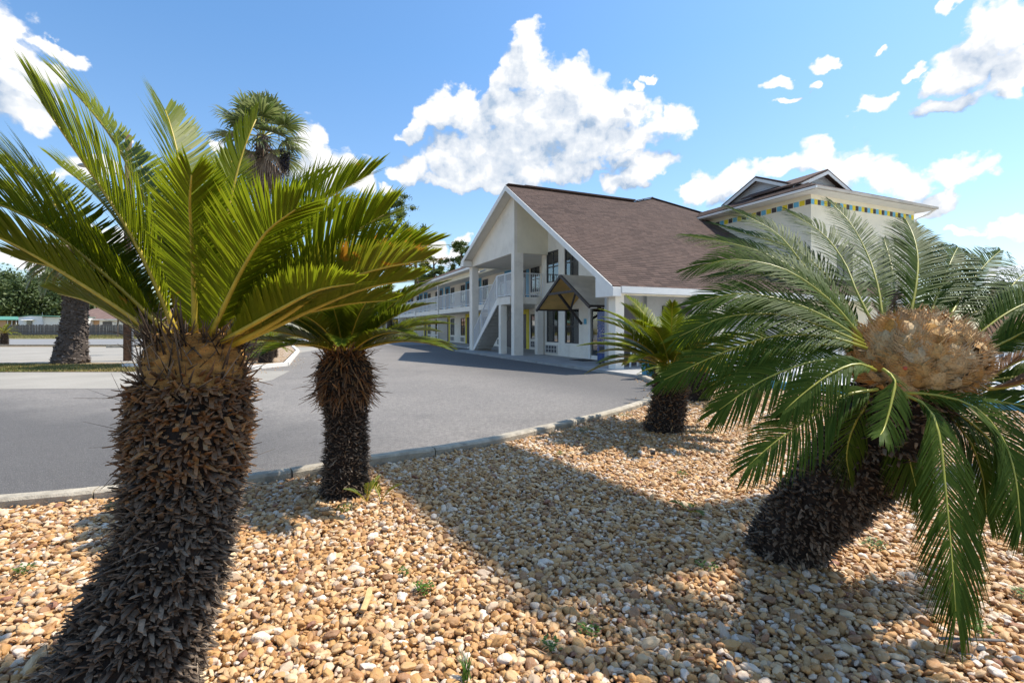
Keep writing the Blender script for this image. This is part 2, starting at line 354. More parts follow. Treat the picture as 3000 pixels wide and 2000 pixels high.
M['cone'] = stub_mat('felty_seed_scale', [(0, (0.40, 0.20, 0.055)), (0.4, (0.58, 0.36, 0.14)), (0.75, (0.56, 0.42, 0.24)), (1, (0.60, 0.29, 0.06))], (0.55, 0.42, 0.28))
M['cone_core'] = simple('cone_core', (0.26, 0.12, 0.05), 0.95, 0.3, 20, 0.6, 50)
M['seed'] = simple('red_seed', (0.50, 0.09, 0.035), 0.5, 0.15, 30)
M['palm_trunk'] = stub_mat('ringed_palm_bark', [(0, (0.05, 0.038, 0.030)), (0.5, (0.12, 0.095, 0.078)), (1, (0.18, 0.145, 0.12))], (0.19, 0.155, 0.13))

# vending machine front: blue cabinet with a splash print
m, t, bs = new_mat('vending_print'); co = obj_co(t)
n1 = t.noise(co, 5.2, 6, 0.7); n2 = t.noise(co, 14, 5, 0.7)
sp = t.add('ShaderNodeSeparateXYZ'); t.l.new(co, sp.inputs[0])
zone = t.math('MULTIPLY', t.maprange(sp.outputs[2], 0.55, 0.75), t.maprange(sp.outputs[2], 1.5, 1.2))
col = t.ramp(n1, [(0.3, (0.006, 0.02, 0.08)), (0.6, (0.01, 0.06, 0.22)), (0.75, (0.03, 0.15, 0.40))])
col = t.mix(t.math('MULTIPLY', t.maprange(n2, 0.56, 0.62, 0, 1), zone), col, (0.62, 0.52, 0.48))
t.l.new(col, bs.inputs['Base Color']); bs.inputs['Roughness'].default_value = 0.2; M['vend'] = m
M['vend_side'] = simple('vending_cabinet', (0.012, 0.03, 0.085), 0.3, 0.1, 2)

# ------------------------------------------------------------------ mesh helpers
def link(o, parent=None):
    COL.objects.link(o)
    if parent is not None: o.parent = parent
    return o
def mesh_obj(name, V, Fc, mat, parent=None, smooth=False, attrs=None):
    me = bpy.data.meshes.new(name)
    V = np.asarray(V, dtype=np.float32).reshape(-1, 3)
    if isinstance(Fc, np.ndarray):
        k = Fc.shape[1]; n = len(Fc)
        me.vertices.add(len(V)); me.vertices.foreach_set('co', V.ravel())
        me.loops.add(n * k); me.loops.foreach_set('vertex_index', Fc.astype(np.int32).ravel())
        me.polygons.add(n); me.polygons.foreach_set('loop_start', np.arange(0, n * k, k, dtype=np.int32))
        me.update(calc_edges=True)
    else:
        me.from_pydata(V.tolist(), [], Fc)
    if smooth: me.polygons.foreach_set('use_smooth', np.ones(len(me.polygons), dtype=bool))
    for k_, a in (attrs or {}).items():
        at = me.attributes.new(k_, 'FLOAT', 'POINT'); at.data.foreach_set('value', np.asarray(a, dtype=np.float32))
    me.update()
    me.materials.append(mat)
    o = bpy.data.objects.new(name, me)
    return link(o, parent)
def thing(name, label, cat, loc=(0, 0, 0), rz=0.0, group=None):
    o = bpy.data.objects.new(name, None); o.empty_display_size = 0.2
    o.location = loc; o.rotation_euler = (0, 0, rz); link(o)
    o['label'] = label; o['category'] = cat
    if group: o['group'] = group
    return o
def tag(o, label, cat, group=None, kind=None):
    o['label'] = label; o['category'] = cat
    if group: o['group'] = group
    if kind: o['kind'] = kind
    return o
def structure(o, label=None, cat=None):
    o['kind'] = 'structure'
    if label: o['label'] = label
    if cat: o['category'] = cat
    return o

class MB:
    """collects shapes for one mesh"""
    def __init__(s, off=(0, 0, 0)): s.v = []; s.f = []; s.off = off
    def add(s, vs, fs):
        b = len(s.v); ox, oy, oz = s.off
        s.v += [(x - ox, y - oy, z - oz) for x, y, z in vs]; s.f += [[i + b for i in f] for f in fs]
    def box(s, x0, x1, y0, y1, z0, z1):
        s.add([(x0, y0, z0), (x1, y0, z0), (x1, y1, z0), (x0, y1, z0), (x0, y0, z1), (x1, y0, z1), (x1, y1, z1), (x0, y1, z1)],
              [[0, 3, 2, 1], [4, 5, 6, 7], [0, 1, 5, 4], [1, 2, 6, 5], [2, 3, 7, 6], [3, 0, 4, 7]])
        return s
    def prism(s, poly, d):
        """poly: 3-D points of a flat outline; d: extrusion vector"""
        n = len(poly); d = Vector(d)
        vs = [tuple(p) for p in poly] + [tuple(Vector(p) + d) for p in poly]
        s.add(vs, [list(range(n))[::-1], list(range(n, 2 * n))] + [[i, (i + 1) % n, n + (i + 1) % n, n + i] for i in range(n)])
        return s
    def bar(s, a, b, w, h=None, up=(0, 0, 1)):
        a = Vector(a); b = Vector(b); t = (b - a).normalized(); h = h or w
        u = Vector(up)
        if abs(t.dot(u)) > 0.98: u = Vector((1, 0, 0))
        sd = t.cross(u).normalized() * (w / 2); u = sd.cross(t).normalized() * (h / 2)
        p = [a - sd - u, a + sd - u, a + sd + u, a - sd + u]
        return s.prism([tuple(x) for x in p], b - a)
    def tube(s, pts, r, n=8, cap=True):
        pts = [Vector(p) for p in pts]; rr = r if isinstance(r, (list, tuple)) else [r] * len(pts)
        vs = []; fs = []
        for i, p in enumerate(pts):
            t = (pts[min(i + 1, len(pts) - 1)] - pts[max(i - 1, 0)]).normalized()
            u = Vector((0, 0, 1)) if abs(t.z) < 0.9 else Vector((1, 0, 0))
            a = t.cross(u).normalized(); b = t.cross(a)
            for k in range(n):
                an = 2 * math.pi * k / n
                vs.append(tuple(p + (a * math.cos(an) + b * math.sin(an)) * rr[i]))
        for i in range(len(pts) - 1):
            for k in range(n):
                fs.append([i * n + k, i * n + (k + 1) % n, (i + 1) * n + (k + 1) % n, (i + 1) * n + k])
        if cap: fs += [list(range(n))[::-1], [(len(pts) - 1) * n + k for k in range(n)]]
        s.add(vs, fs); return s
    def build(s, name, mat, parent=None, smooth=False):
        return mesh_obj(name, s.v, s.f, mat, parent, smooth)

def px(x, y, Y):
    """the point of the place that photo pixel (x, y) shows at depth Y"""
    return np.array([(x - HX) / F_PX * Y, Y, CAMZ - (y - HY) / F_PX * Y])
def nrm(v): return v / (np.linalg.norm(v, axis=-1, keepdims=True) + 1e-9)

# ================================================================== GROUND
def sheet(name, poly, z, mat, label=None, cat=None):
    o = mesh_obj(name, [(x, y, z) for x, y in poly], [list(range(len(poly)))], mat)
    return structure(o, label, cat)
sheet('ground', [(-700, -60), (700, -60), (700, 900), (-700, 900)], -0.03, M['lawn'], 'dry grassy ground reaching to the horizon', 'ground')
KERB = [(-12, 1.0), (-9, 2.05), (-6, 2.95), (-3.84, 3.66), (-3.16, 3.89), (-2.2, 4.24), (-1.42, 4.80), (-0.56, 5.36), (0.0, 5.88), (0.75, 6.66),
        (1.35, 7.3), (1.84, 7.92), (2.28, 8.55), (2.64, 9.2), (2.99, 9.95), (3.2, 10.7), (3.34, 11.6), (3.38, 12.6), (3.40, 13.3)]
def cat_rom(pts, n):
    pts = [np.array(p, float) for p in pts]; pts = [2 * pts[0] - pts[1]] + pts + [2 * pts[-1] - pts[-2]]
    out = []
    for i in range(1, len(pts) - 2):
        for k in range(n):
            t = k / n; a, b, c, d = pts[i - 1:i + 3]
            out.append(0.5 * ((2 * b) + (-a + c) * t + (2 * a - 5 * b + 4 * c - d) * t * t + (-a + 3 * b - 3 * c + d) * t ** 3))
    out.append(pts[-2]); return np.array(out)
KC = cat_rom(KERB, 4)
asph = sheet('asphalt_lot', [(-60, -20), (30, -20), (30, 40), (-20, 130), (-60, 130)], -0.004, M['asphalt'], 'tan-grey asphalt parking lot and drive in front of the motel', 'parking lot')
# gravel bed soil
tan = np.gradient(KC, axis=0); tan = tan / np.linalg.norm(tan, axis=1)[:, None]
nor = np.stack([tan[:, 1], -tan[:, 0]], 1)      # towards the bed
inner = KC + nor * 0.16
bedpoly = [tuple(p) for p in inner] + [(3.9, 13.3), (8.1, 7.7), (12, 2.5), (12, -4), (-12, -4)]
sheet('gravel_bed', bedpoly, 0.006, M['bed'], 'earth under the pebbles of the palm bed', 'gravel bed')

def path_strip(name, C, w, z0, z1, mat, parent=None, wob=0.0, N=None):
    """a kerb: square section swept along the line C, its worn top edge a little rounded"""
    vs = []; fs = []
    for i, (p, n) in enumerate(zip(C, N)):
        j = R.normal(0, wob, 3)
        for a, b in ((0, z0), (0 + j[0], z1 - 0.02), (0.02 + j[0], z1 + j[2] * .4), (w - 0.02 + j[1], z1 + j[2] * .4), (w + j[1], z1 - 0.02), (w, z0)):
            vs.append((p[0] + n[0] * a, p[1] + n[1] * a, b))
    for i in range(len(C) - 1):
        for k in range(5):
            fs.append([i * 6 + k, i * 6 + k + 1, (i + 1) * 6 + k + 1, (i + 1) * 6 + k])
    fs += [[0, 1, 2, 3, 4, 5], [(len(C) - 1) * 6 + k for k in (5, 4, 3, 2, 1, 0)]]
    return mesh_obj(name, vs, fs, mat, parent)
kt = thing('kerb', 'long curving concrete kerb between the asphalt and the pebble bed', 'kerb', (0, 5.9, 0))
KD = cat_rom(KERB, 8); td = np.gradient(KD, axis=0); td /= np.linalg.norm(td, axis=1)[:, None]; nd = np.stack([td[:, 1], -td[:, 0]], 1)
seg = np.concatenate([[0], np.cumsum(np.linalg.norm(np.diff(KD, axis=0), axis=1))])
cuts = [0]
for i in range(1, len(KD)):
    if seg[i] - seg[cuts[-1]] > 1.3 or i == len(KD) - 1: cuts.append(i)
for a, b in zip(cuts[:-1], cuts[1:]):
    C_ = KD[a:b + 1].copy()
    C_[0] += td[a] * 0.006; C_[-1] -= td[b] * 0.006
    o = path_strip('kerb_stone', C_ - np.array([0, 5.9]), 0.14, -0.02, 0.105, M['kerb'], kt, 0.004, nd[a:b + 1])

# pale apron, grass strips, street, verge at the far left
sheet('concrete_apron', [(-40, 9.6), (-7.6, 10.9), (-6.3, 11.6), (-6.2, 12.6), (-7.0, 15.4), (-12, 15.0), (-40, 14.4)], 0.0, M['old_concrete'], 'pale worn concrete apron beside the grass strip', 'pavement')
sheet('grass_strip', [(-46, 14.4), (-12, 14.9), (-8.9, 15.4), (-9.2, 16.6), (-13, 18.6), (-46, 19.5)], 0.012, M['needles'], 'strip of dry grass and pine litter under the thick palm', 'grass strip')
sheet('side_lot', [(-80, 19.2), (-13, 18.4), (-10.5, 19.6), (-12.5, 34.5), (-80, 35.5)], 0.004, M['old_concrete'], 'pale gravelly side lot before the street', 'parking lot')
sheet('verge', [(-90, 35.2), (-12, 34.2), (-12, 38.2), (-90, 38.4)], 0.008, M['needles'], 'litter-strewn verge along the street', 'verge')
sheet('street', [(-140, 38.3), (0, 38.0), (0, 58), (-140, 58)], 0.012, M['road'], 'grey street crossing beyond the side lot', 'street')
sheet('far_verge', [(-160, 57.9), (10, 57.9), (10, 88), (-160, 88)], 0.02, M['lawn'], 'green grassy verge before the wooden fence', 'verge')
# island with pebbles beside the drive
isl = [(-13, 16.8), (-8.55, 16.0), (-8.2, 17.4), (-12.0, 27), (-18.4, 40), (-21, 43), (-22.5, 42), (-18, 32)]
sheet('island_gravel', isl, 0.10, M['far_gravel'], 'pebble-filled island beside the drive', 'gravel bed')
ik = thing('island_kerb', 'pale straight kerb round the far pebble island', 'kerb', (-8.2, 17.4, 0))
ip = [(-13.2, 16.6), (-8.5, 15.8), (-8.05, 17.4), (-11.85, 27), (-18.25, 40), (-21.2, 43.4)]
for a, b in zip(ip[:-1], ip[1:]):
    L = math.hypot(b[0] - a[0], b[1] - a[1]); n = max(1, int(L / 3.2))
    for k in range(n):
        f0, f1_ = k / n, (k + 1) / n
        mb = MB((-8.2, 17.4, 0)); mb.bar((a[0] + (b[0] - a[0]) * f0, a[1] + (b[1] - a[1]) * f0, 0.055), (a[0] + (b[0] - a[0]) * (f1_ - 0.004), a[1] + (b[1] - a[1]) * (f1_ - 0.004), 0.055), 0.16, 0.13)
        mb.build('kerb_stone', M['deck'], ik)
# gravel spilled on the asphalt by the island and the bed
def scatter_pebbles(name, pts, siz, label, z=0.0, zs=None):
    me = bpy.data.meshes.new(name); n = len(pts)
    V = np.zeros((n, 3), np.float32); V[:, :2] = pts; V[:, 2] = z if zs is None else zs
    me.vertices.add(n); me.vertices.foreach_set('co', V.ravel())
    sc = np.stack([siz * R.uniform(0.85, 1.5, n), siz * R.uniform(0.7, 1.0, n), siz * R.uniform(0.42, 0.75, n)], 1).astype(np.float32)
    a = me.attributes.new('scl', 'FLOAT_VECTOR', 'POINT'); a.data.foreach_set('vector', sc.ravel())
    ro = np.stack([R.normal(0, 0.35, n), R.normal(0, 0.35, n), R.uniform(0, 6.28, n)], 1).astype(np.float32)
    a = me.attributes.new('rot', 'FLOAT_VECTOR', 'POINT'); a.data.foreach_set('vector', ro.ravel())
    o = bpy.data.objects.new(name, me); link(o)
    o['kind'] = 'stuff'; o['label'] = label; o['category'] = 'gravel'
    mod = o.modifiers.new('pebbles', 'NODES'); mod.node_group = PEB
    return o
PEB = bpy.data.node_groups.new('pebbles', 'GeometryNodeTree')
PEB.interface.new_socket('Geometry', in_out='INPUT', socket_type='NodeSocketGeometry')
PEB.interface.new_socket('Geometry', in_out='OUTPUT', socket_type='NodeSocketGeometry')
gn = NT(PEB); gin = gn.add('NodeGroupInput'); gout = gn.add('NodeGroupOutput')
toI = gn.add('GeometryNodeGeometryToInstance')
for k in range(12):
    ic = gn.add('GeometryNodeMeshIcoSphere'); ic.inputs['Radius'].default_value = 0.43; ic.inputs['Subdivisions'].default_value = 3
    sp_ = gn.add('GeometryNodeSetPosition'); gn.l.new(ic.outputs[0], sp_.inputs['Geometry'])
    po = gn.add('GeometryNodeInputPosition').outputs[0]
    nn = gn.noise(gn.vmath('ADD', po, (k * 7.3, k * 3.1, 0)), 1.5 + 0.12 * k, 1.6, 0.5, color=True)
    amp = 0.42 if k % 3 else 0.62
    off = gn.vmath('MULTIPLY_ADD', nn, (amp,) * 3, (-amp / 2,) * 3)
    gn.l.new(off, sp_.inputs['Offset'])
    ss = gn.add('GeometryNodeSetShadeSmooth'); gn.l.new(sp_.outputs[0], ss.inputs[0])
    smt = gn.add('GeometryNodeSetMaterial'); smt.inputs['Material'].default_value = M['pebble']; gn.l.new(ss.outputs[0], smt.inputs[0])
    gn.l.new(smt.outputs[0], toI.inputs[0])
iop = gn.add('GeometryNodeInstanceOnPoints'); gn.l.new(gin.outputs[0], iop.inputs['Points']); gn.l.new(toI.outputs[0], iop.inputs['Instance'])
iop.inputs['Pick Instance'].default_value = True
rv = gn.add('FunctionNodeRandomValue', data_type='INT')
for s_ in rv.inputs:
    if s_.enabled and s_.name == 'Max' : s_.default_value = 11
    if s_.enabled and s_.name == 'Min' : s_.default_value = 0
gn.l.new([x for x in rv.outputs if x.enabled][0], iop.inputs['Instance Index'])
na = gn.add('GeometryNodeInputNamedAttribute', data_type='FLOAT_VECTOR'); na.inputs[0].default_value = 'rot'
nb = gn.add('GeometryNodeInputNamedAttribute', data_type='FLOAT_VECTOR'); nb.inputs[0].default_value = 'scl'
e2r = gn.add('FunctionNodeEulerToRotation'); gn.l.new([x for x in na.outputs if x.enabled][0], e2r.inputs[0])
gn.l.new(e2r.outputs[0], iop.inputs['Rotation']); gn.l.new([x for x in nb.outputs if x.enabled][0], iop.inputs['Scale'])
gn.l.new(iop.outputs[0], gout.inputs[0])

def inside(poly, P_):
    x, y = P_[:, 0], P_[:, 1]; c = np.zeros(len(P_), bool); n = len(poly)
    for i in range(n):
        x1, y1 = poly[i]; x2, y2 = poly[(i + 1) % n]
        k = ((y1 > y) != (y2 > y)) & (x < (x2 - x1) * (y - y1) / (y2 - y1 + 1e-12) + x1); c ^= k
    return c
def jitter_grid(x0, x1, y0, y1, d):
    gx, gy = np.meshgrid(np.arange(x0, x1, d), np.arange(y0, y1, d)); g = np.stack([gx.ravel(), gy.ravel()], 1)
    return g + R.uniform(-0.5, 0.5, g.shape) * d
def fru(P_, m=1.35, c=0.5):      # the part of the bed the photo and a step aside can see
    return (np.abs(P_[:, 0]) < P_[:, 1] * 1.05 * m + c)
layers = []
for (y0, y1, d, s, zz) in ((1.0, 4.6, 0.021, 0.027, 0.024), (1.0, 4.6, 0.028, 0.032, 0.040), (1.0, 4.6, 0.10, 0.048, 0.045),
                          (4.6, 8.0, 0.029, 0.034, 0.030), (4.6, 8.0, 0.042, 0.039, 0.042), (8.0, 14.0, 0.050, 0.055, 0.034)):
    g = jitter_grid(-9.5, 11, y0, y1, d)
    g = g[inside(bedpoly, g) & fru(g)]
    zs = zz + R.normal(0, 0.006, len(g)) + 0.012 * np.sin(g[:, 0] * 2.1 + 1.3) * np.sin(g[:, 1] * 1.7)
    layers.append((g, np.minimum(s * np.exp(R.normal(0, 0.30, len(g))), 0.068), zs))
G = np.concatenate([l[0] for l in layers]); SZ = np.concatenate([l[1] for l in layers]); ZS = np.concatenate([l[2] for l in layers])
scatter_pebbles('gravel', G, SZ, 'tan, white and rust river pebbles filling the palm bed', zs=ZS)
g = np.concatenate([KC[R.integers(0, len(KC), 60)] - nor[R.integers(0, len(KC), 60)] * 0 + R.normal(0, 0.02, (60, 2)) - 0])
sp1 = np.stack([R.normal(-8.0, 0.35, 160) + 0.0, R.uniform(13.6, 22, 160)], 1); sp1[:, 0] -= (sp1[:, 1] - 16) * 0.33 * (sp1[:, 1] > 16.5)
ii = R.integers(4, len(KC) - 3, 90); sp2 = KC[ii] - nor[ii] * (0.05 + np.abs(R.normal(0, 0.10, 90)))[:, None]
scatter_pebbles('loose_pebbles', np.concatenate([sp1, sp2]), R.uniform(0.02, 0.045, 250), 'pebbles spilled over the kerbs onto the asphalt', z=0.006)

# ================================================================== CYCADS AND PALMS
def catmull3(pts, n):
    return cat_rom(pts, n)
def resample(P_, n):
    d = np.concatenate([[0], np.cumsum(np.linalg.norm(np.diff(P_, axis=0), axis=1))])
    s = np.linspace(0, d[-1], n)
    return np.stack([np.interp(s, d, P_[:, k]) for k in range(3)], 1), d[-1]
def leaflets(Pc, hint, L, n, vee, sweep, curl, wid, start=0.1, droop=0.0, ragged=0.06):
    """vertices and faces of the leaflets on both sides of a midrib; also each vertex's leaflet tone and place along the blade"""
    N_ = 60; C_, length = resample(Pc, N_)
    T = nrm(np.gradient(C_, axis=0)); H_ = np.asarray(hint, float)
    side = nrm(np.cross(T, H_)); up = np.cross(side, T)
    tt = np.linspace(start, 1.0, n)
    allV = []; allF = []; rn = []; tp = []; base = 0
    for sg in (-1, 1):
        t = np.clip(tt + R.normal(0, 0.35 / n, n), 0, 1)
        k = t * (N_ - 1); i0 = np.minimum(k.astype(int), N_ - 2); fr_ = (k - i0)[:, None]
        b = C_[i0] * (1 - fr_) + C_[i0 + 1] * fr_
        T_ = T[i0]; s_ = side[i0] * sg; u_ = up[i0]
        prof = np.minimum(1, 0.30 + 3.2 * (t - start)) * (1 - 0.50 * np.clip((t - 0.55) / 0.45, 0, 1) ** 1.6)
        l = L * prof * (1 + R.normal(0, ragged, n)) * np.where(R.uniform(size=n) < 0.035, R.uniform(0.2, 0.7, n), 1.0)
        sw = sweep + 0.55 * np.clip((t - 0.5) / 0.5, 0, 1) ** 1.5 + R.normal(0, 0.035, n)
        ve = vee + R.normal(0, 0.05, n)
        d0 = nrm(s_ * (np.cos(ve) * np.cos(sw))[:, None] + u_ * (np.sin(ve) * np.cos(sw))[:, None] + T_ * np.sin(sw)[:, None])
        wd = nrm(np.cross(d0, nrm(u_ * np.cos(ve)[:, None] - s_ * np.sin(ve)[:, None])))
        for q_, f_, w_ in ((0, 0.0, 0.7), (1, 0.33, 1.0), (2, 0.7, 0.9)):
            p = b + d0 * (l * f_)[:, None] + (T_ * 0.30 - u_ * 1.0) * (curl * l * f_ ** 2.2)[:, None] + np.array([0, 0, -1.0]) * (droop * l * f_ ** 2)[:, None]
            allV += [p - wd * (wid * w_ * 0.5), p + wd * (wid * w_ * 0.5)]
        p = b + d0 * l[:, None] + (T_ * 0.30 - u_) * (curl * l)[:, None] + np.array([0, 0, -1.0]) * (droop * l)[:, None]
        allV.append(p)
        rr = np.clip(R.normal(0.5, 0.22, n), 0, 1)
        ar = np.arange(n)
        f = [np.stack([ar, ar + n, ar + 3 * n, ar + 2 * n], 1), np.stack([ar + 2 * n, ar + 3 * n, ar + 5 * n, ar + 4 * n], 1), np.stack([ar + 4 * n, ar + 5 * n, ar + 6 * n, ar + 6 * n], 1)]
        allF += [x + base for x in f]; base += 7 * n
        rn += [rr] * 7; tp += [np.full(n, v) for v in (0, 0, .33, .33, .7, .7, 1.0)]
    V = np.concatenate(allV); Fq = np.concatenate(allF)
    return V, Fq, np.concatenate(rn), np.concatenate(tp), C_, length
def quads_to_faces(Fq):
    q = Fq[Fq[:, 2] != Fq[:, 3]]; t_ = Fq[Fq[:, 2] == Fq[:, 3]][:, :3]
    return q.tolist() + t_.tolist()
def frond(root, origin, path, hint, L=0.17, n=90, vee=0.55, sweep=0.65, curl=0.12, wid=0.0065, mat='leaf_gold', rib='rachis', r0=0.011, start=0.10, droop=0.0, label=None):
    V, Fq, rn, tp, C_, ln = leaflets(path, hint, L, n, vee, sweep, curl, wid, start, droop)
    o = mesh_obj('frond', V - origin, quads_to_faces(Fq), M[mat], root, False, {'rnd': rn, 'tip': tp})
    if label: o['label'] = label
    mb = MB(tuple(origin)); k = C_[::5]; k = np.vstack([k, C_[-1:]])
    mb.tube([tuple(p) for p in k], [r0 * (1 - 0.8 * i / (len(k) - 1)) for i in range(len(k))], 6)
    mb.build('midrib', M[rib], o, True)
    return o
def arc_path(base, az_, e0, e1, L, n=24):
    """a frond that leaves base at elevation e0 and bends to e1"""
    p = [np.array(base, float)]
    for i in range(n):
        e = e0 + (e1 - e0) * ((i + 0.5) / n) ** 1.1
        p.append(p[-1] + np.array([math.cos(az_) * math.cos(e), math.sin(az_) * math.cos(e), math.sin(e)]) * L / n)
    return np.array(p)
def ring_frame(path):
    T = nrm(np.gradient(path, axis=0)); a = nrm(np.cross(T, np.array([0.0, 1.0, 0.01]))); b = np.cross(T, a)
    return T, a, b
STUBS = {}
def stub_shape(L, w, th, bend, split):
    """one old leaf base: a flattened tapering stub with a ragged end, along +X, up +Z"""
    vs = []; 
    for f_, ww, hh in ((0, 1.0, 1.0), (0.45, 0.9, 0.85), (1.0, 0.8 if split else 0.35, 0.45)):
        z = -bend * L * f_ * f_
        for a, b in ((-1, -1), (1, -1), (1, 1), (-1, 1)):
            vs.append((L * f_ * (1 + (0.12 * a if f_ == 1.0 else 0)), a * w * ww / 2, z + b * th * hh / 2))
    fs = [[0, 1, 2, 3]]
    for k in (0, 4):
        fs += [[k, k + 4, k + 5, k + 1], [k + 1, k + 5, k + 6, k + 2], [k + 2, k + 6, k + 7, k + 3], [k + 3, k + 7, k + 4, k]]
    fs.append([8, 11, 10, 9])
    return np.array(vs), fs, [0] * 4 + [.45] * 4 + [1.0] * 4
def trunk_stubs(root, origin, path, radii, n, L, w, mat, lift=(-0.5, 0.6), parts=0, facing=None, rust_from=None, name='leaf_base', seedk=0, lvar=0.35, bend=(0.0, 0.5)):
    """old leaf bases all over a trunk: the nearest ones are parts, the rest one joined part"""
    path = np.asarray(path); C_, ln = resample(path, 80); T, a, b = ring_frame(C_)
    rad_ = np.interp(np.linspace(0, 1, 80), np.linspace(0, 1, len(radii)), radii)
    tt = (np.arange(n) + R.uniform(0, 1, n)) / n; ang = (np.arange(n) * 2.39996 + R.normal(0, 0.18, n))
    k = np.minimum((tt * 79).astype(int), 78)
    out = nrm(a[k] * np.cos(ang)[:, None] + b[k] * np.sin(ang)[:, None]); Tk = T[k]
    pos = C_[k] + (C_[k + 1] - C_[k]) * ((tt * 79) - k)[:, None] + out * (rad_[k] * R.uniform(0.86, 1.0, n))[:, None]
    li = R.uniform(lift[0], lift[1], n)
    xd = nrm(out * np.cos(li)[:, None] + Tk * np.sin(li)[:, None] + R.normal(0, 0.44, (n, 3)))
    yd = nrm(np.cross(Tk, xd)); zd = np.cross(xd, yd)
    Ls = L * (1 + R.normal(0, lvar, n)).clip(0.4, 2.2); Ws = w * R.uniform(0.6, 1.35, n)
    if facing is not None and parts:
        score = ((facing - pos) * out).sum(1) / np.linalg.norm(facing - pos, axis=1) ** 2
        order = np.argsort(-score); sel = set(order[:parts].tolist())
    else: sel = set()
    protos = [stub_shape(1, 1, 0.45, bb, kk % 2) for kk, bb in enumerate(np.linspace(bend[0], bend[1], 6))]
    V = []; Fc = []; rn = []; tp = []; base = 0; pm = {}
    for i in range(n):
        kk = i % 6; vs, fs, tips = protos[kk]
        mloc = mat if not (rust_from is not None and tt[i] + R.normal(0, 0.04) > rust_from) else 'stub_rust'
        if i in sel:
            key = (kk, mloc)
            if key not in pm:
                o = mesh_obj(name, vs, fs, M[mloc], None, False, {'rnd': np.full(12, 0.1 * kk), 'tip': tips})
                pm[key] = o.data; COL.objects.unlink(o); bpy.data.objects.remove(o)
            o = bpy.data.objects.new(name, pm[key]); COL.objects.link(o); o.parent = root
            mt = Matrix(((xd[i][0] * Ls[i], yd[i][0] * Ws[i], zd[i][0] * Ws[i], pos[i][0] - origin[0]),
                         (xd[i][1] * Ls[i], yd[i][1] * Ws[i], zd[i][1] * Ws[i], pos[i][1] - origin[1]),
                         (xd[i][2] * Ls[i], yd[i][2] * Ws[i], zd[i][2] * Ws[i], pos[i][2] - origin[2]), (0, 0, 0, 1)))
            o.matrix_local = mt
        else:
            d = STUBS.setdefault((root.name, mloc, name), [[], [], [], [], [0]])
            P_ = pos[i] + vs[:, :1] * xd[i] * Ls[i] + vs[:, 1:2] * yd[i] * Ws[i] + vs[:, 2:] * zd[i] * Ws[i]
            d[0].append(P_ - origin); d[1] += [[x + d[4][0] for x in f] for f in fs]; d[2] += [R.uniform()] * 12; d[3] += tips; d[4][0] += 12
    for key in [k_ for k_ in STUBS if k_[0] == root.name and k_[2] == name]:
        d = STUBS.pop(key)
        o = mesh_obj(name, np.concatenate(d[0]), d[1], M[key[1]], root, False, {'rnd': d[2], 'tip': d[3]}); o['kind'] = 'stuff'
def core(root, origin, path, radii, mat, name='trunk', n=20, amp=0.03):
    C_, ln = resample(np.asarray(path), 30); T, a, b = ring_frame(C_)
    rr = np.interp(np.linspace(0, 1, 30), np.linspace(0, 1, len(radii)), radii)
    vs = []
    for i in range(30):
        for k in range(n):
            an = 2 * math.pi * k / n
            vs.append(C_[i] + (a[i] * math.cos(an) + b[i] * math.sin(an)) * (rr[i] * (1 + R.normal(0, amp))) - origin)
    fs = [[i * n + k, i * n + (k + 1) % n, (i + 1) * n + (k + 1) % n, (i + 1) * n + k] for i in range(29) for k in range(n)]
    fs += [[k for k in range(n)][::-1], [29 * n + k for k in range(n)]]
    return mesh_obj(name, vs, fs, M[mat], root, True)
CAMP = np.array([0, 0, CAMZ])

# ---- the big cycad at the left ------------------------------------------------
c1base = np.array([-1.40, 1.66, 0.02])
c1 = thing('cycad', 'big leaning cycad with yellow-green fronds and a tan felted crown, nearest the camera', 'cycad', tuple(c1base))
c1path = [tuple(px(*p)) for p in ((310, 2130, 1.68), (362, 1988, 1.71), (402, 1882, 1.74), (460, 1742, 1.78), (510, 1602, 1.82), (536, 1461, 1.86), (558, 1251, 1.89), (560, 1125, 1.90))]
c1rad = [0.25, 0.225, 0.202, 0.183, 0.172, 0.190, 0.205, 0.188]
c1p = cat_rom(c1path, 6)
core(c1, c1base, c1p, [x * 0.93 for x in c1rad], 'core')
trunk_stubs(c1, c1base, c1p, c1rad, 7600, 0.030, 0.0155, 'stub_dark', (-0.7, 0.5), 290, CAMP, 0.70, lvar=0.5)
trunk_stubs(c1, c1base, c1p, c1rad, 520, 0.075, 0.0035, 'stub_dark', (-0.9, 0.6), 0, None, None, 'fibre', lvar=0.5)
trunk_stubs(c1, c1base, cat_rom([(-1.235, 1.90, 1.10), (-1.235, 1.903, 1.17)], 4), [0.185, 0.168], 260, 0.045, 0.012, 'stub_rust', (-0.2, 0.9), 0, None, None, 'neck_scale', lvar=0.5)
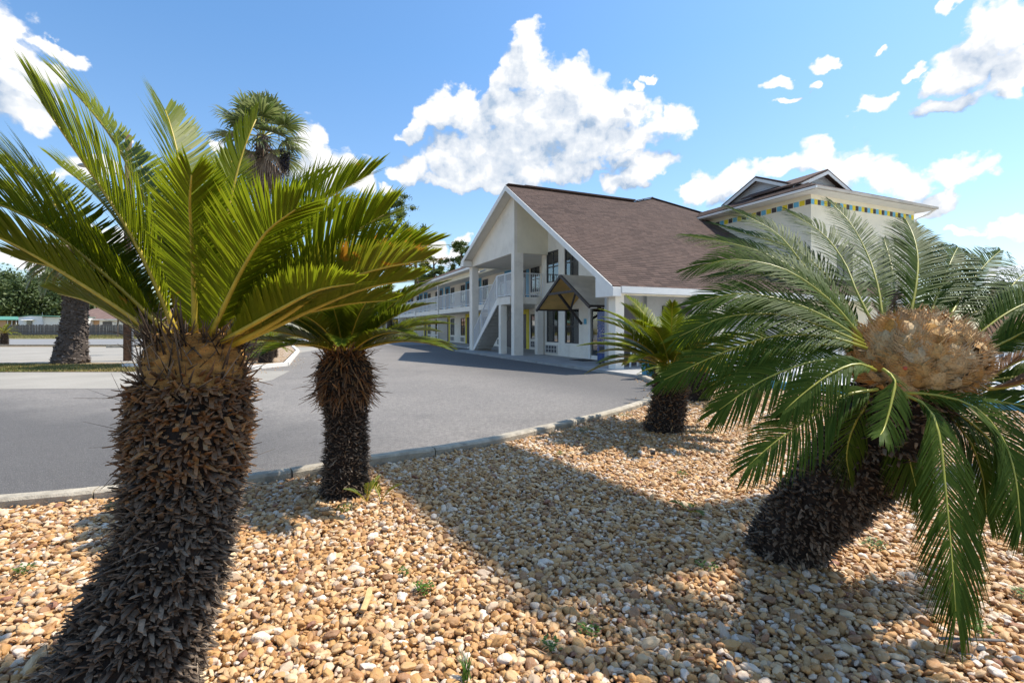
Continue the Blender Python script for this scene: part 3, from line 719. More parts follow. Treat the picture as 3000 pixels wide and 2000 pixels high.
# felted neck, above it the whorl of dry leaf bases
neck = cat_rom([(-1.235, 1.90, 1.10), (-1.235, 1.905, 1.20), (-1.235, 1.905, 1.33)], 5)
core(c1, c1base, neck, [0.175, 0.172, 0.165, 0.15], 'felt', 'crown_felt', 40, 0.035)
trunk_stubs(c1, c1base, neck, [0.178, 0.176, 0.168, 0.15], 300, 0.10, 0.0055, 'stub_dark', (1.15, 1.5), 0, None, None, 'petiole', lvar=0.5, bend=(-0.25, 0.1))
top_ = cat_rom([(-1.235, 1.905, 1.275), (-1.235, 1.905, 1.325)], 6)
trunk_stubs(c1, c1base, top_, [0.168, 0.14], 260, 0.085, 0.005, 'stub_dark', (0.0, 1.3), 0, None, None, 'dry_scale', lvar=0.5, bend=(-0.3, 0.4))
def axis_hint(path, ax=(0, 0, 1.0), inward=0.75):
    r_ = path[-1] - path[0]; r_[2] = 0; r_ = r_ / (np.linalg.norm(r_) + 1e-6)
    return nrm(np.array(ax) - r_ * inward)
def pfrond(root, origin, pts, Y0, Y1, ax=(0, 0, 1.0), inward=0.75, **kw):
    n = len(pts); P_ = cat_rom([px(x, y, Y0 + (Y1 - Y0) * (i / (n - 1)) ** 1.15) for i, (x, y) in enumerate(pts)], 8)
    return frond(root, origin, P_, axis_hint(P_, ax, inward), **kw)
A1 = [  # way points of the midrib in photo pixels, depth at base and tip
    ([(470, 990), (330, 890), (130, 765), (-40, 680), (-230, 640)], 1.84, 1.62, {}),
    ([(500, 985), (360, 850), (170, 690), (0, 600), (-190, 560)], 1.84, 1.70, dict(L=0.27)),
    ([(510, 985), (400, 880), (300, 760), (120, 560), (-60, 440)], 1.90, 2.05, dict(L=0.26)),
    ([(520, 985), (455, 830), (385, 690), (290, 540), (195, 405), (122, 300)], 1.86, 1.72, dict(L=0.27, vee=0.35)),
    ([(530, 975), (490, 780), (430, 600), (345, 430), (255, 310), (195, 250)], 1.96, 2.05, dict(L=0.25, vee=0.35)),
    ([(560, 975), (560, 780), (545, 600), (520, 450), (500, 370), (485, 325)], 2.0, 2.15, dict(L=0.25, vee=0.4)),
    ([(572, 990), (567, 815), (562, 700), (556, 600), (561, 512)], 1.80, 1.50, dict(L=0.165, n=100, start=0.05)),
    ([(600, 980), (640, 800), (660, 660), (690, 520), (720, 420), (750, 350)], 1.98, 2.10, dict(L=0.14)),
    ([(612, 992), (665, 880), (715, 780), (780, 680), (866, 613)], 1.82, 1.55, dict(L=0.20, n=95, start=0.05)),
    ([(640, 985), (740, 850), (820, 720), (930, 600), (1080, 512)], 1.98, 2.30, dict(L=0.21)),
    ([(660, 990), (770, 880), (900, 760), (1020, 690), (1125, 628)], 1.86, 1.85, dict(L=0.21, n=100)),
    ([(670, 1000), (790, 905), (920, 825), (1090, 745), (1254, 718)], 1.86, 1.95, dict(L=0.18, n=100)),
    ([(680, 1010), (820, 935), (970, 835), (1100, 790), (1238, 762)], 1.84, 1.78, dict(L=0.16, mat='leaf_rust', label='rust-mottled frond')),
    ([(680, 1012), (800, 960), (930, 900), (1070, 845), (1210, 818)], 1.84, 1.90, dict(L=0.16)),
    ([(650, 1000), (740, 950), (830, 900), (930, 850), (1040, 830)], 1.82, 1.65, dict(L=0.13)),
    ([(470, 1000), (400, 930), (300, 850), (180, 790), (60, 760)], 1.90, 1.95, dict(L=0.17)),
    ([(540, 985), (500, 850), (440, 730), (380, 640), (330, 560)], 2.04, 2.35, dict(L=0.19)),
    ([(620, 985), (700, 830), (770, 700), (860, 590), (960, 520)], 2.05, 2.5, dict(L=0.20)),
    ([(590, 985), (600, 850), (620, 740), (650, 620), (690, 540)], 2.05, 2.45, dict(L=0.20)),
    ([(500, 1000), (420, 880), (340, 800), (230, 720), (120, 660)], 2.02, 2.35, dict(L=0.20)),
    ([(660, 1000), (760, 920), (860, 860), (960, 800), (1060, 770)], 2.02, 2.4, dict(L=0.18)),
    ([(460, 1005), (400, 960), (330, 920), (250, 880), (170, 860)], 2.00, 2.2, dict(L=0.15)),
    ([(520, 985), (460, 830), (370, 680), (270, 560), (170, 480)], 2.02, 2.45, dict(L=0.22)),
    ([(540, 980), (520, 800), (480, 640), (430, 520), (390, 440)], 2.04, 2.5, dict(L=0.22)),
    ([(580, 980), (600, 800), (630, 660), (660, 540), (680, 470)], 2.06, 2.55, dict(L=0.20)),
    ([(630, 985), (720, 850), (820, 740), (930, 660), (1030, 620)], 1.95, 2.25, dict(L=0.20)),
    ([(470, 1000), (380, 880), (260, 760), (120, 640), (-20, 530)], 2.0, 2.35, dict(L=0.22)),
    ([(660, 1005), (780, 945), (900, 915), (1020, 890), (1130, 880)], 1.90, 2.0, dict(L=0.14)),
]
for pts, y0, y1, kw in A1:
    kk = dict(L=0.18, n=105, wid=0.0112, vee=0.52, sweep=0.72, curl=0.10, r0=0.0115); kk.update(kw); kk['L'] *= 1.2; kk['n'] = 128; kk['wid'] = 0.0092; kk['sweep'] = 0.60
    pfrond(c1, c1base, pts, y0, y1, (0, 0.45, 1.0), 0.65, **kk)

def crown(root, origin, center, n, L, e_hi, e_lo, mat, rad0=0.10, az0=0.0, span=2 * math.pi, **kw):
    for i in range(n):
        f = i / max(1, n - 1)
        azi = az0 + (i * 2.39996) % span
        e0 = e_hi + (e_lo - e_hi) * f + R.normal(0, 0.06)
        l = L * (0.75 + 0.35 * math.sin(math.pi * min(1, f + 0.25))) * (1 + R.normal(0, 0.05))
        b = center + np.array([math.cos(azi), math.sin(azi), 0]) * rad0 * (0.4 + 0.6 * f)
        P_ = arc_path(b, azi, e0, e0 - rad(38 + 22 * f) + R.normal(0, 0.08), l)
        frond(root, origin, P_, axis_hint(P_), mat=mat, **kw)

# ---- second cycad: straight dark trunk under a shaggy collar -------------------
b2 = np.array([-1.32, 3.86, 0.03])
c2 = thing('cycad', 'slim upright cycad with a shaggy rust-brown collar, beside the kerb', 'cycad', tuple(b2))
p2 = cat_rom([(-1.32, 3.86, 0.0), (-1.31, 3.86, 0.25), (-1.315, 3.87, 0.6), (-1.33, 3.87, 0.85), (-1.325, 3.87, 1.10), (-1.325, 3.87, 1.17)], 5)
r2_ = [0.185, 0.165, 0.155, 0.145, 0.17, 0.16, 0.10]
core(c2, b2, p2, [x * 0.92 for x in r2_], 'core')
trunk_stubs(c2, b2, p2, r2_, 4200, 0.034, 0.0105, 'stub_dark', (-0.2, 0.6), 120, CAMP, None, lvar=0.35)
col2 = cat_rom([(-1.325, 3.87, 0.78), (-1.325, 3.87, 0.98), (-1.325, 3.87, 1.18)], 6)
core(c2, b2, col2, [0.16, 0.20, 0.19, 0.10], 'core', 'collar', 24, 0.08)
trunk_stubs(c2, b2, col2, [0.17, 0.205, 0.195, 0.11], 900, 0.085, 0.010, 'stub_rust', (-1.3, -0.2), 0, None, None, 'collar_scale', lvar=0.5, bend=(0.1, 0.6))
trunk_stubs(c2, b2, cat_rom([(-1.325, 3.87, 1.10), (-1.325, 3.87, 1.22)], 4), [0.17, 0.08], 160, 0.10, 0.009, 'stub_rust', (0.6, 1.4), 0, None, None, 'petiole', lvar=0.4)
crown(c2, b2, np.array([-1.325, 3.87, 1.17]), 34, 1.03, rad(72), rad(-2), 'leaf_mid', L_=0) if False else None
for i in range(44):
    f = i / 43; azi = i * 2.39996 + 0.3
    e0 = rad(66) * (1 - f) + rad(16) * f + R.normal(0, 0.05)
    P_ = arc_path(np.array([-1.325, 3.87, 1.16]) + 0.09 * np.array([math.cos(azi), math.sin(azi), 0]), azi, e0, e0 - rad(36), 0.80 * (1 + R.normal(0, 0.06)))
    frond(c2, b2, P_, axis_hint(P_), L=0.17, n=100, wid=0.0105, vee=0.40, sweep=0.75, curl=0.12, mat='leaf_mid', r0=0.007)

# ---- third cycad, middle right -------------------------------------------------
b3 = np.array([1.96, 6.20, 0.03])
c3 = thing('cycad', 'stout cycad with a rust-flecked trunk, between the kerb and the big drooping cycad', 'cycad', tuple(b3))
p3 = cat_rom([(1.90, 6.20, 0.0), (1.97, 6.20, 0.25), (2.0, 6.2, 0.5), (2.02, 6.2, 0.86)], 5)
r3_ = [0.24, 0.225, 0.20, 0.20, 0.14]
core(c3, b3, p3, [x * 0.93 for x in r3_], 'core')
trunk_stubs(c3, b3, p3, r3_, 1500, 0.04, 0.015, 'stub_dark', (-0.2, 0.6), 60, CAMP)
trunk_stubs(c3, b3, p3, r3_, 420, 0.045, 0.017, 'stub_rust', (-0.2, 0.6), 0, None, None, 'rusty_leaf_base')
for i in range(42):
    f = i / 41; azi = i * 2.39996 + 1.1
    e0 = rad(74) * (1 - f) + rad(14) * f + R.normal(0, 0.05)
    P_ = arc_path(np.array([2.02, 6.2, 0.86]) + 0.09 * np.array([math.cos(azi), math.sin(azi), 0]), azi, e0, e0 - rad(44), 1.02 * (1 + R.normal(0, 0.07)))
    frond(c3, b3, P_, axis_hint(P_), L=0.20, n=100, wid=0.0125, vee=0.35, sweep=0.7, curl=0.12, mat='leaf_mid' if i % 3 else 'leaf_gold', r0=0.008)

# ---- further cycads behind it ---------------------------------------------------
def small_cycad(loc, h, r, L, nf, label, mat='leaf_mid', nleaf=44, wid=0.012, hi=70, lo=5):
    b = np.array([loc[0], loc[1], 0.03]); c = thing('cycad', label, 'cycad', tuple(b))
    p = cat_rom([(b[0], b[1], 0), (b[0] + 0.02, b[1], h * 0.5), (b[0] + 0.03, b[1], h)], 5)
    core(c, b, p, [r, r * 0.95, r * 0.9, r * 0.6], 'core')
    trunk_stubs(c, b, p, [r, r, r * 0.92, r * 0.65], int(420 * h / 0.5), 0.05, 0.022, 'stub_dark', (-0.2, 0.6))
    for i in range(nf):
        f = i / (nf - 1); azi = i * 2.39996 + loc[0]
        e0 = rad(hi) * (1 - f) + rad(lo) * f + R.normal(0, 0.06)
        P_ = arc_path(np.array([b[0] + 0.03, b[1], h]), azi, e0, e0 - rad(44), L * (1 + R.normal(0, 0.08)))
        frond(c, b, P_, axis_hint(P_), L=0.15, n=nleaf, wid=wid, vee=0.45, sweep=0.7, curl=0.12, mat=mat, r0=0.010)
    return c
small_cycad((3.32, 8.75), 0.55, 0.20, 0.95, 24, 'low cycad half hidden behind the drooping fronds, its trunk short and black')
small_cycad((4.15, 11.0), 0.75, 0.26, 0.95, 22, 'farther cycad with a dark trunk, just past the rust-flecked one')
small_cycad((5.6, 10.9), 0.7, 0.24, 0.9, 20, 'cycad beside the white picket fence, farthest in the bed')
small_cycad((-37.9, 36.4), 0.95, 0.24, 1.0, 18, 'tiny far cycad at the edge of the street verge', nleaf=24, wid=0.03)
small_cycad((-8.9, 17.6), 0.7, 0.24, 1.0, 18, 'cycad nearest the corner of the pebble island', nleaf=24, wid=0.025)
small_cycad((-10.2, 20.6), 0.75, 0.26, 1.0, 18, 'cycad with bright suckers further along the pebble island', nleaf=24, wid=0.025)
small_cycad((-12.6, 25.4), 0.8, 0.28, 1.0, 16, 'last cycad visible in the pebble island', nleaf=20, wid=0.03)

# ---- the big drooping cycad with the seed head at the right ---------------------
b4 = np.array([1.60, 2.86, 0.03])
c4 = thing('cycad', 'big leaning cycad with dark drooping fronds and a huge tan seed head', 'cycad', tuple(b4))
p4 = cat_rom([tuple(px(*p)) for p in ((2262, 1680, 2.88), (2300, 1590, 2.80), (2409, 1465, 2.64), (2530, 1340, 2.47), (2620, 1210, 2.32), (2680, 1110, 2.24))], 6)
r4_ = [0.165, 0.185, 0.195, 0.20, 0.20, 0.17]
core(c4, b4, p4, [x * 0.93 for x in r4_], 'core')
trunk_stubs(c4, b4, p4, r4_, 4300, 0.028, 0.015, 'stub_dark', (-0.2, 0.7), 160, CAMP)
HC = px(2678, 1052, 2.22); HR = np.array([0.222, 0.23, 0.178])
AX = nrm(np.array([0.10, -0.30, 1.0]))
def ell(name, c, r, mat, root, origin, nu=28, nv=16, amp=0.04):
    vs = []; fs = []
    for j in range(nv + 1):
        for i in range(nu):
            th = math.pi * j / nv; ph = 2 * math.pi * i / nu; k = 1 + R.normal(0, amp)
            vs.append((c[0] - origin[0] + r[0] * k * math.sin(th) * math.cos(ph), c[1] - origin[1] + r[1] * k * math.sin(th) * math.sin(ph), c[2] - origin[2] + r[2] * k * math.cos(th)))
    for j in range(nv):
        for i in range(nu):
            fs.append([j * nu + i, (j + 1) * nu + i, (j + 1) * nu + (i + 1) % nu, j * nu + (i + 1) % nu])
    return mesh_obj(name, vs, fs, mat, root, True)
ell('seed_head', HC, HR * 0.86, M['cone_core'], c4, b4)
# felty, feather-edged seed scales
def scale_shape(seed):
    rg = np.random.default_rng(seed); vs = []; fs = []; tp = []; rn = []
    def strip(pts, ws, up):
        b = len(vs)
        for (p, w_) in zip(pts, ws):
            vs.append(p - up * w_); vs.append(p + up * w_)
        for k in range(len(pts) - 1): fs.append([b + 2 * k, b + 2 * k + 1, b + 2 * k + 3, b + 2 * k + 2])
    # blade, along +X, bulging in +Z
    n = 7
    for k in range(n):
        t_ = k / (n - 1); x = t_; w_ = 0.30 * math.sin(math.pi * (0.12 + 0.80 * t_)) ** 0.8; z = 0.30 * math.sin(math.pi * min(1, t_ * 0.9)) 
        vs += [np.array((x, -w_, z - 0.10)), np.array((x, 0, z)), np.array((x, w_, z - 0.10))]; tp += [.15, 0, .15]
    for k in range(n - 1):
        b = 3 * k; fs.append([b, b + 3, b + 4, b + 1]); fs.append([b + 1, b + 4, b + 5, b + 2])
    for sgn in (-1, 1):
        for k in range(13):
            t_ = 0.12 + 0.86 * k / 12; w_ = 0.28 * math.sin(math.pi * (0.12 + 0.80 * t_)) ** 0.8
            z = 0.30 * math.sin(math.pi * min(1, t_ * 0.9)) - 0.09
            p0 = np.array((t_, sgn * w_ * 0.8, z)); d = np.array((0.55, sgn * 0.85, 0.12 + rg.normal(0, .2))); d /= np.linalg.norm(d); l = 0.34 * (0.75 + rg.uniform(0, .5))
            pts = [p0, p0 + d * l * 0.5, p0 + d * l + np.array((0.10, -sgn * 0.05, 0.10 + rg.normal(0, .05)))]
            b = len(vs); strip(pts, [0.040, 0.032, 0.006], np.array((0.85, -sgn * 0.4, 0.0))); tp += [.3, .3, .7, .7, 1, 1]
    return np.array(vs), fs, tp
SC = []
for k in range(6):
    vs, fs, tp = scale_shape(k); o = mesh_obj('seed_scale', vs, fs, M['cone'], None, False, {'rnd': np.full(len(vs), 0.15 * k), 'tip': tp})
    SC.append(o.data); COL.objects.unlink(o); bpy.data.objects.remove(o)
ns = 250
for i in range(ns):
    zz = 1 - 1.75 * (i + 0.5) / ns; ph = i * 2.39996; rr = math.sqrt(max(0, 1 - zz * zz))
    u = np.array([rr * math.cos(ph), rr * math.sin(ph), zz]); pos = HC + u * HR * R.uniform(0.90, 0.97)
    nn_ = nrm(u / HR); up_t = nrm(np.array([0.25, 0.1, 1.0]) - nn_ * np.dot(np.array([0.25, 0.1, 1.0]), nn_) + R.normal(0, 0.35, 3))
    xd = nrm(up_t * 0.90 + nn_ * 0.24); yd = nrm(np.cross(nn_, xd)); zd = np.cross(xd, yd)
    s_ = R.uniform(0.095, 0.125)
    o = bpy.data.objects.new('seed_scale', SC[i % 6]); COL.objects.link(o); o.parent = c4
    q_ = pos - b4 - xd * s_ * 0.45
    o.matrix_local = Matrix(((xd[0] * s_, yd[0] * s_, zd[0] * s_, q_[0]), (xd[1] * s_, yd[1] * s_, zd[1] * s_, q_[1]), (xd[2] * s_, yd[2] * s_, zd[2] * s_, q_[2]), (0, 0, 0, 1)))
for x, y in ((2652, 1078), (2765, 1080)):
    p = px(x, y, 2.02); ell('seed', p, np.array([.008, .008, .009]), M['seed'], c4, b4, 10, 6, 0.0)
A4 = [
    ([(2525, 994), (2459, 897), (2357, 780), (2275, 683), (2150, 615)], 2.25, 2.75, {}),
    ([(2559, 953), (2510, 856), (2474, 769), (2408, 683), (2310, 620)], 2.30, 2.85, {}),
    ([(2587, 945), (2571, 836), (2541, 744), (2490, 652), (2430, 590)], 2.36, 2.95, {}),
    ([(2663, 940), (2684, 836), (2689, 754), (2676, 690), (2655, 645)], 2.42, 2.85, dict(L=0.25, n=135, wid=0.0085)),
    ([(2719, 937), (2755, 841), (2791, 754), (2806, 725)], 2.42, 2.80, dict(L=0.24, n=130, wid=0.0085)),
    ([(2776, 942), (2827, 851), (2888, 774), (2930, 735)], 2.40, 2.85, dict(L=0.25, n=135, wid=0.0085)),
    ([(2806, 953), (2878, 902), (2954, 877), (3050, 860)], 2.40, 2.75, dict(L=0.23, n=125, wid=0.0085)),
    ([(2857, 989), (2934, 928), (3010, 887), (3120, 850)], 2.25, 2.3, dict(L=0.18)),
    ([(2875, 1034), (2959, 994), (3015, 968), (3120, 945)], 2.15, 2.0, dict(L=0.18)),
    ([(2893, 1116), (3000, 1101), (3100, 1095), (3200, 1110)], 2.10, 1.9, dict(L=0.17)),
    ([(2650, 1150), (2750, 1158), (2860, 1195), (2940, 1290), (2975, 1400), (2990, 1540)], 2.05, 1.75, dict(n=110, droop=0.25)),
    ([(2650, 1145), (2790, 1150), (2900, 1172), (3020, 1195), (3150, 1260)], 2.12, 1.95, dict(droop=0.2)),
    ([(2640, 1150), (2715, 1190), (2750, 1270), (2768, 1420), (2785, 1600), (2800, 1790)], 2.02, 1.60, dict(n=120, L=0.20, droop=0.5)),
    ([(2585, 1080), (2620, 1112), (2612, 1175), (2592, 1250), (2578, 1275)], 2.0, 1.80, dict(n=46, L=0.115, start=0.05)),
    ([(2566, 1085), (2510, 1066), (2434, 1095), (2357, 1150), (2300, 1200)], 2.05, 1.95, dict(n=80, L=0.14, droop=0.25)),
    ([(2571, 1140), (2459, 1163), (2357, 1234), (2270, 1295), (2195, 1360)], 2.05, 1.90, dict(n=105, L=0.19, droop=0.2)),
    ([(2556, 1075), (2440, 1055), (2357, 1065), (2230, 1116), (2107, 1200)], 2.10, 2.05, dict(n=110, L=0.20, droop=0.2)),
    ([(2525, 990), (2430, 880), (2300, 790), (2150, 760), (2031, 785)], 2.20, 2.45, dict(L=0.19)),
    ([(2525, 985), (2400, 850), (2280, 760), (2150, 715), (2015, 690)], 2.24, 2.75, dict(L=0.18)),
    ([(2530, 1000), (2420, 930), (2300, 880), (2160, 860), (2030, 890)], 2.15, 2.30, dict(L=0.19)),
    ([(2535, 1010), (2420, 960), (2280, 920), (2120, 930), (1990, 985)], 2.12, 2.25, dict(L=0.18, droop=0.15)),
    ([(2540, 1020), (2420, 985), (2260, 985), (2100, 1040), (1945, 1112)], 2.10, 2.20, dict(L=0.18, n=105, droop=0.15)),
    ([(2540, 1030), (2440, 1010), (2330, 1020), (2210, 1060), (2080, 1130)], 2.25, 2.55, dict(L=0.17, droop=0.2)),
    ([(2530, 980), (2440, 830), (2330, 730), (2200, 690), (2090, 655)], 2.34, 3.0, dict(L=0.18)),
    ([(2560, 1150), (2500, 1250), (2480, 1330), (2490, 1400)], 2.25, 2.30, dict(L=0.15, n=60)),
    ([(2680, 1160), (2760, 1200), (2840, 1290), (2880, 1400), (2890, 1500)], 2.20, 2.10, dict(L=0.19, droop=0.35)),
    ([(2700, 1160), (2820, 1220), (2930, 1320), (3010, 1450), (3050, 1600)], 2.15, 2.0, dict(L=0.19, droop=0.35)),
    ([(2620, 1160), (2640, 1230), (2660, 1330), (2690, 1450)], 2.25, 2.2, dict(L=0.17, droop=0.3)),
    ([(2620, 930), (2620, 850), (2610, 770), (2590, 700)], 2.55, 3.1, dict(L=0.18)),
    ([(2850, 980), (2920, 900), (2980, 820), (3040, 780)], 2.5, 3.0, dict(L=0.18)),
    ([(2530, 1000), (2440, 910), (2330, 830), (2200, 800), (2080, 810)], 2.45, 2.95, dict(L=0.18)),
    ([(2540, 1010), (2430, 940), (2310, 900), (2190, 910), (2080, 950)], 2.45, 2.9, dict(L=0.17)),
]
for pts, y0, y1, kw in A4:
    kk = dict(L=0.20, n=115, wid=0.0064, vee=0.26, sweep=0.76, curl=0.18, r0=0.0072, mat='leaf_dark', rib='rachis_green', droop=0.12, start=0.06); kk.update(kw); kk['n'] = max(46, int(kk['n'] * 0.92))
    pfrond(c4, b4, pts, y0, y1, (0.1, -0.85, 0.75), 0.30, **kk)
for pts, y0, y1 in (([(2600, 960), (2640, 920), (2720, 890)], 2.45, 2.7), ([(2700, 950), (2790, 910), (2860, 880)], 2.45, 2.6), ([(2860, 1030), (2960, 960), (3050, 930)], 2.2, 2.2),
                    ([(2880, 1120), (2980, 1060), (3080, 1030)], 2.1, 2.0), ([(2600, 950), (2590, 900), (2600, 860)], 2.5, 2.7), ([(2890, 1140), (2970, 1130), (3060, 1100)], 2.05, 1.95)):
    pfrond(c4, b4, pts, y0, y1, L=0.11, n=46, wid=0.006, mat='leaf_dead', rib='rachis', r0=0.008, label='dead brown frond')

# ---- suckers and weeds in the pebbles ------------------------------------------
def sucker(loc, L, nf, label, mat='leaf_mid', az0=0.0, e=70):
    b = np.array([loc[0], loc[1], 0.04]); c = thing('cycad_sucker', label, 'cycad sucker', tuple(b))
    for i in range(nf):
        P_ = arc_path(b, az0 + i * 2.4, rad(e - 6 * i), rad(e - 40 - 6 * i), L * (1 - 0.12 * i))
        frond(c, b, P_, axis_hint(P_), L=0.055, n=22, wid=0.006, vee=0.5, sweep=0.8, curl=0.1, mat=mat, r0=0.004, start=0.25)
sucker((-1.09, 3.66), 0.25, 3, 'young cycad sucker with two bright fronds beside the slim upright trunk', az0=-1.2)
sucker((-0.99, 3.68), 0.21, 2, 'small bent cycad sucker a hand farther from the slim trunk', az0=-0.2, e=60)
sucker((1.27, 3.47), 0.14, 3, 'small green cycad sucker alone in the sunny pebbles', az0=2.6, e=40)
def weed(loc, r, n, label, mat='weed', h=0.03):
    V = []; Fc = []; rn = []
    for i in range(n):
        a = R.uniform(0, 6.28); d = r * math.sqrt(R.uniform()); c = np.array([math.cos(a) * d, math.sin(a) * d, 0.055 + R.uniform(0, h)])
        s = R.uniform(0.006, 0.013); t_ = nrm(np.array([math.cos(a + R.normal(0, .6)), math.sin(a + R.normal(0, .6)), R.uniform(-.1, .6)])); sd = nrm(np.cross(t_, [0, 0, 1.0]))
        b = len(V); V += [c - t_ * s, c + sd * s * 0.6, c + t_ * s, c - sd * s * 0.6]; Fc.append([b, b + 1, b + 2, b + 3]); rn += [R.uniform()] * 4
    b = len(V)
    for k in range(8):
        a = R.uniform(0, 6.28); e_ = np.array([math.cos(a) * r * .8, math.sin(a) * r * .8, 0.07 + h * .6]); V += [np.array([0, 0, .03]), np.array([0.002, 0.002, .03]), e_]; Fc.append([b, b + 1, b + 2]); b += 3; rn += [.3] * 3
    o = mesh_obj('weed', V, Fc, M[mat], None, False, {'rnd': rn, 'tip': np.zeros(len(V))}); o.location = (loc[0], loc[1], 0.0)
    tag(o, label, 'weed', 'small weeds among the pebbles')
WEEDS = [((-0.435, 2.41), 0.055, 70, 'leafy weed at the shade edge in front of the kerb palms'), ((0.165, 1.98), 0.04, 45, 'small weed in the shaded pebbles near the bottom edge'),
         ((0.33, 2.08), 0.045, 45, 'weed tuft in shaded pebbles below the drooping cycad shade'), ((-0.57, 2.58), 0.03, 30, 'tiny weed by the split stick'),
         ((1.05, 2.63), 0.06, 60, 'weed in shade against the foot of the drooping cycad'), ((2.15, 2.9), 0.07, 80, 'green weed under the drooping fronds in full sun'),
         ((2.5, 2.35), 0.07, 80, 'low weed in pebbles under the hanging frond tip'), ((2.9, 3.2), 0.06, 60, 'weed patch far out behind the hanging frond'),
         ((0.9, 6.1), 0.12, 90, 'weed patch in the dappled shade near the kerb'), ((1.65, 7.2), 0.13, 90, 'weed against the inner kerb face before the bend'),
         ((2.35, 6.05), 0.16, 140, 'weed skirt at the foot of the rust-flecked cycad'), ((0.5, 5.0), 0.06, 50, 'small weed among sunny pebbles by the kerb'),
         ((-1.2, 3.48), 0.06, 60, 'weed sprig at the foot of the suckers'), ((-2.9, 3.55), 0.05, 50, 'weed tuft tucked against the near kerb'), ((-2.6, 2.6), 0.05, 50, 'weed tuft by the big leaning trunk'),
         ((3.6, 7.6), 0.15, 120, 'weed patch beside the low black-trunked cycad'), ((1.5, 4.3), 0.05, 50, 'lone weed in the open sunny pebbles'), ((2.0, 2.1), 0.06, 60, 'weed low under the longest frond')]
for a_ in WEEDS: weed(*a_)
def grass_tuft(loc, n, h, label):
    V = []; Fc = []; rn = []
    for i in range(n):
        a = R.uniform(0, 6.28); l = h * R.uniform(0.6, 1.1); d = np.array([math.cos(a), math.sin(a), 0]) * R.uniform(0.25, 0.7)
        sd = np.array([-math.sin(a), math.cos(a), 0]) * 0.0025; b = len(V)
        p0 = np.array([0, 0, .03]) + R.normal(0, .008, 3) * [1, 1, 0]; p1 = p0 + (d * .5 + [0, 0, .8]) * l * .5; p2 = p0 + (d + [0, 0, .9]) * l * .9
        V += [p0 - sd, p0 + sd, p1 + sd, p1 - sd, p2]; Fc += [[b, b + 1, b + 2, b + 3], [b + 3, b + 2, b + 4]]; rn += [R.uniform(0, .5)] * 5
    o = mesh_obj('grass_tuft', V, Fc, M['weed'], None, False, {'rnd': rn, 'tip': np.zeros(len(V))}); o.location = (loc[0], loc[1], 0.02)
    tag(o, label, 'grass tuft')
grass_tuft((-0.17, 1.80), 26, 0.12, 'spiky grass tuft in the sunny pebbles at the bottom edge')
stick = MB().prism([(-0.012, -0.075, 0), (0.014, -0.078, 0), (0.018, 0.0, 0), (0.012, 0.072, 0), (0.004, 0.062, 0), (-0.004, 0.078, 0), (-0.014, 0.068, 0), (-0.010, -0.01, 0)], (0, 0, 0.008)).build('stick', M['wood_chip'])
stick.location = (-0.675, 2.27, 0.088); stick.rotation_euler = (rad(8), rad(5), rad(4)); tag(stick, 'flat split piece of pale wood lying on the sunny pebbles', 'stick')
stick2 = MB().bar((-0.12, 0.02, 0), (0.12, -0.01, 0.01), 0.012, 0.005).build('stick', M['fence_wood']); stick2.location = (1.86, 1.97, 0.085); tag(stick2, 'thin grey stick on the pebbles under the hanging frond', 'stick')
scrap = MB().prism([(-0.02, -0.03, 0), (0.025, -0.02, 0), (0.03, 0.04, 0), (0.0, 0.05, 0), (-0.015, 0.02, 0)], (0.0, 0, 0.03)).build('litter_scrap', M['black_plastic'])
scrap.location = (1.42, 4.94, 0.07); tag(scrap, 'small black plastic scrap on the pebbles before the rust-flecked cycad', 'litter')

# dry bits between the pebbles
def litter(n):
    g = np.stack([R.uniform(-4, 5, n), R.uniform(1.5, 7, n)], 1); g = g[inside(bedpoly, g) & fru(g)]; n = len(g)
    a = R.uniform(0, 6.28, n); l = R.uniform(0.012, 0.06, n); d = np.stack([np.cos(a), np.sin(a), R.normal(0, .15, n)], 1) * l[:, None]; sd = np.stack([-np.sin(a), np.cos(a), 0 * a], 1) * 0.0022
    c = np.concatenate([g, R.uniform(0.062, 0.078, (n, 1))], 1); V = np.concatenate([c - d - sd, c - d + sd, c + d + sd, c + d - sd]); ar = np.arange(n)
    o = mesh_obj('dry_litter', V, np.stack([ar, ar + n, ar + 2 * n, ar + 3 * n], 1), M['leaf_dead'], None, False, {'rnd': np.tile(R.uniform(0, 1, n), 4), 'tip': np.zeros(4 * n)})
    o['kind'] = 'stuff'; o['label'] = 'dry leaflets and twig bits lying on the pebbles'; o['category'] = 'litter'
litter(900)

# grass blades on the strips
def grass_field(name, poly, n, h, label, zb):
    xs = [p[0] for p in poly]; ys = [p[1] for p in poly]
    g = np.stack([R.uniform(min(xs), max(xs), n), R.uniform(min(ys), max(ys), n)], 1); g = g[inside(poly, g)]; n = len(g)
    a = R.uniform(0, 6.28, n); l = h * R.uniform(0.4, 1.2, n); w_ = 0.02 + 0.0 * l
    c = np.concatenate([g, np.full((n, 1), zb)], 1); sd = np.stack([np.cos(a), np.sin(a), 0 * a], 1) * w_[:, None]
    tip = c + np.stack([R.normal(0, .4, n) * l, R.normal(0, .4, n) * l, l], 1)
    V = np.concatenate([c - sd, c + sd, tip]); ar = np.arange(n); Fc = np.stack([ar, ar + n, ar + 2 * n], 1)
    r_ = np.clip(R.normal(0.45, 0.25, n) + 0.25 * np.sin(g[:, 0] * 0.9) * np.sin(g[:, 1] * 1.3), 0, 1)
    o = mesh_obj(name, V, Fc, M['grass'], None, False, {'rnd': np.tile(r_, 3), 'tip': np.zeros(3 * n)})
    o['kind'] = 'stuff'; o['label'] = label; o['category'] = 'grass'
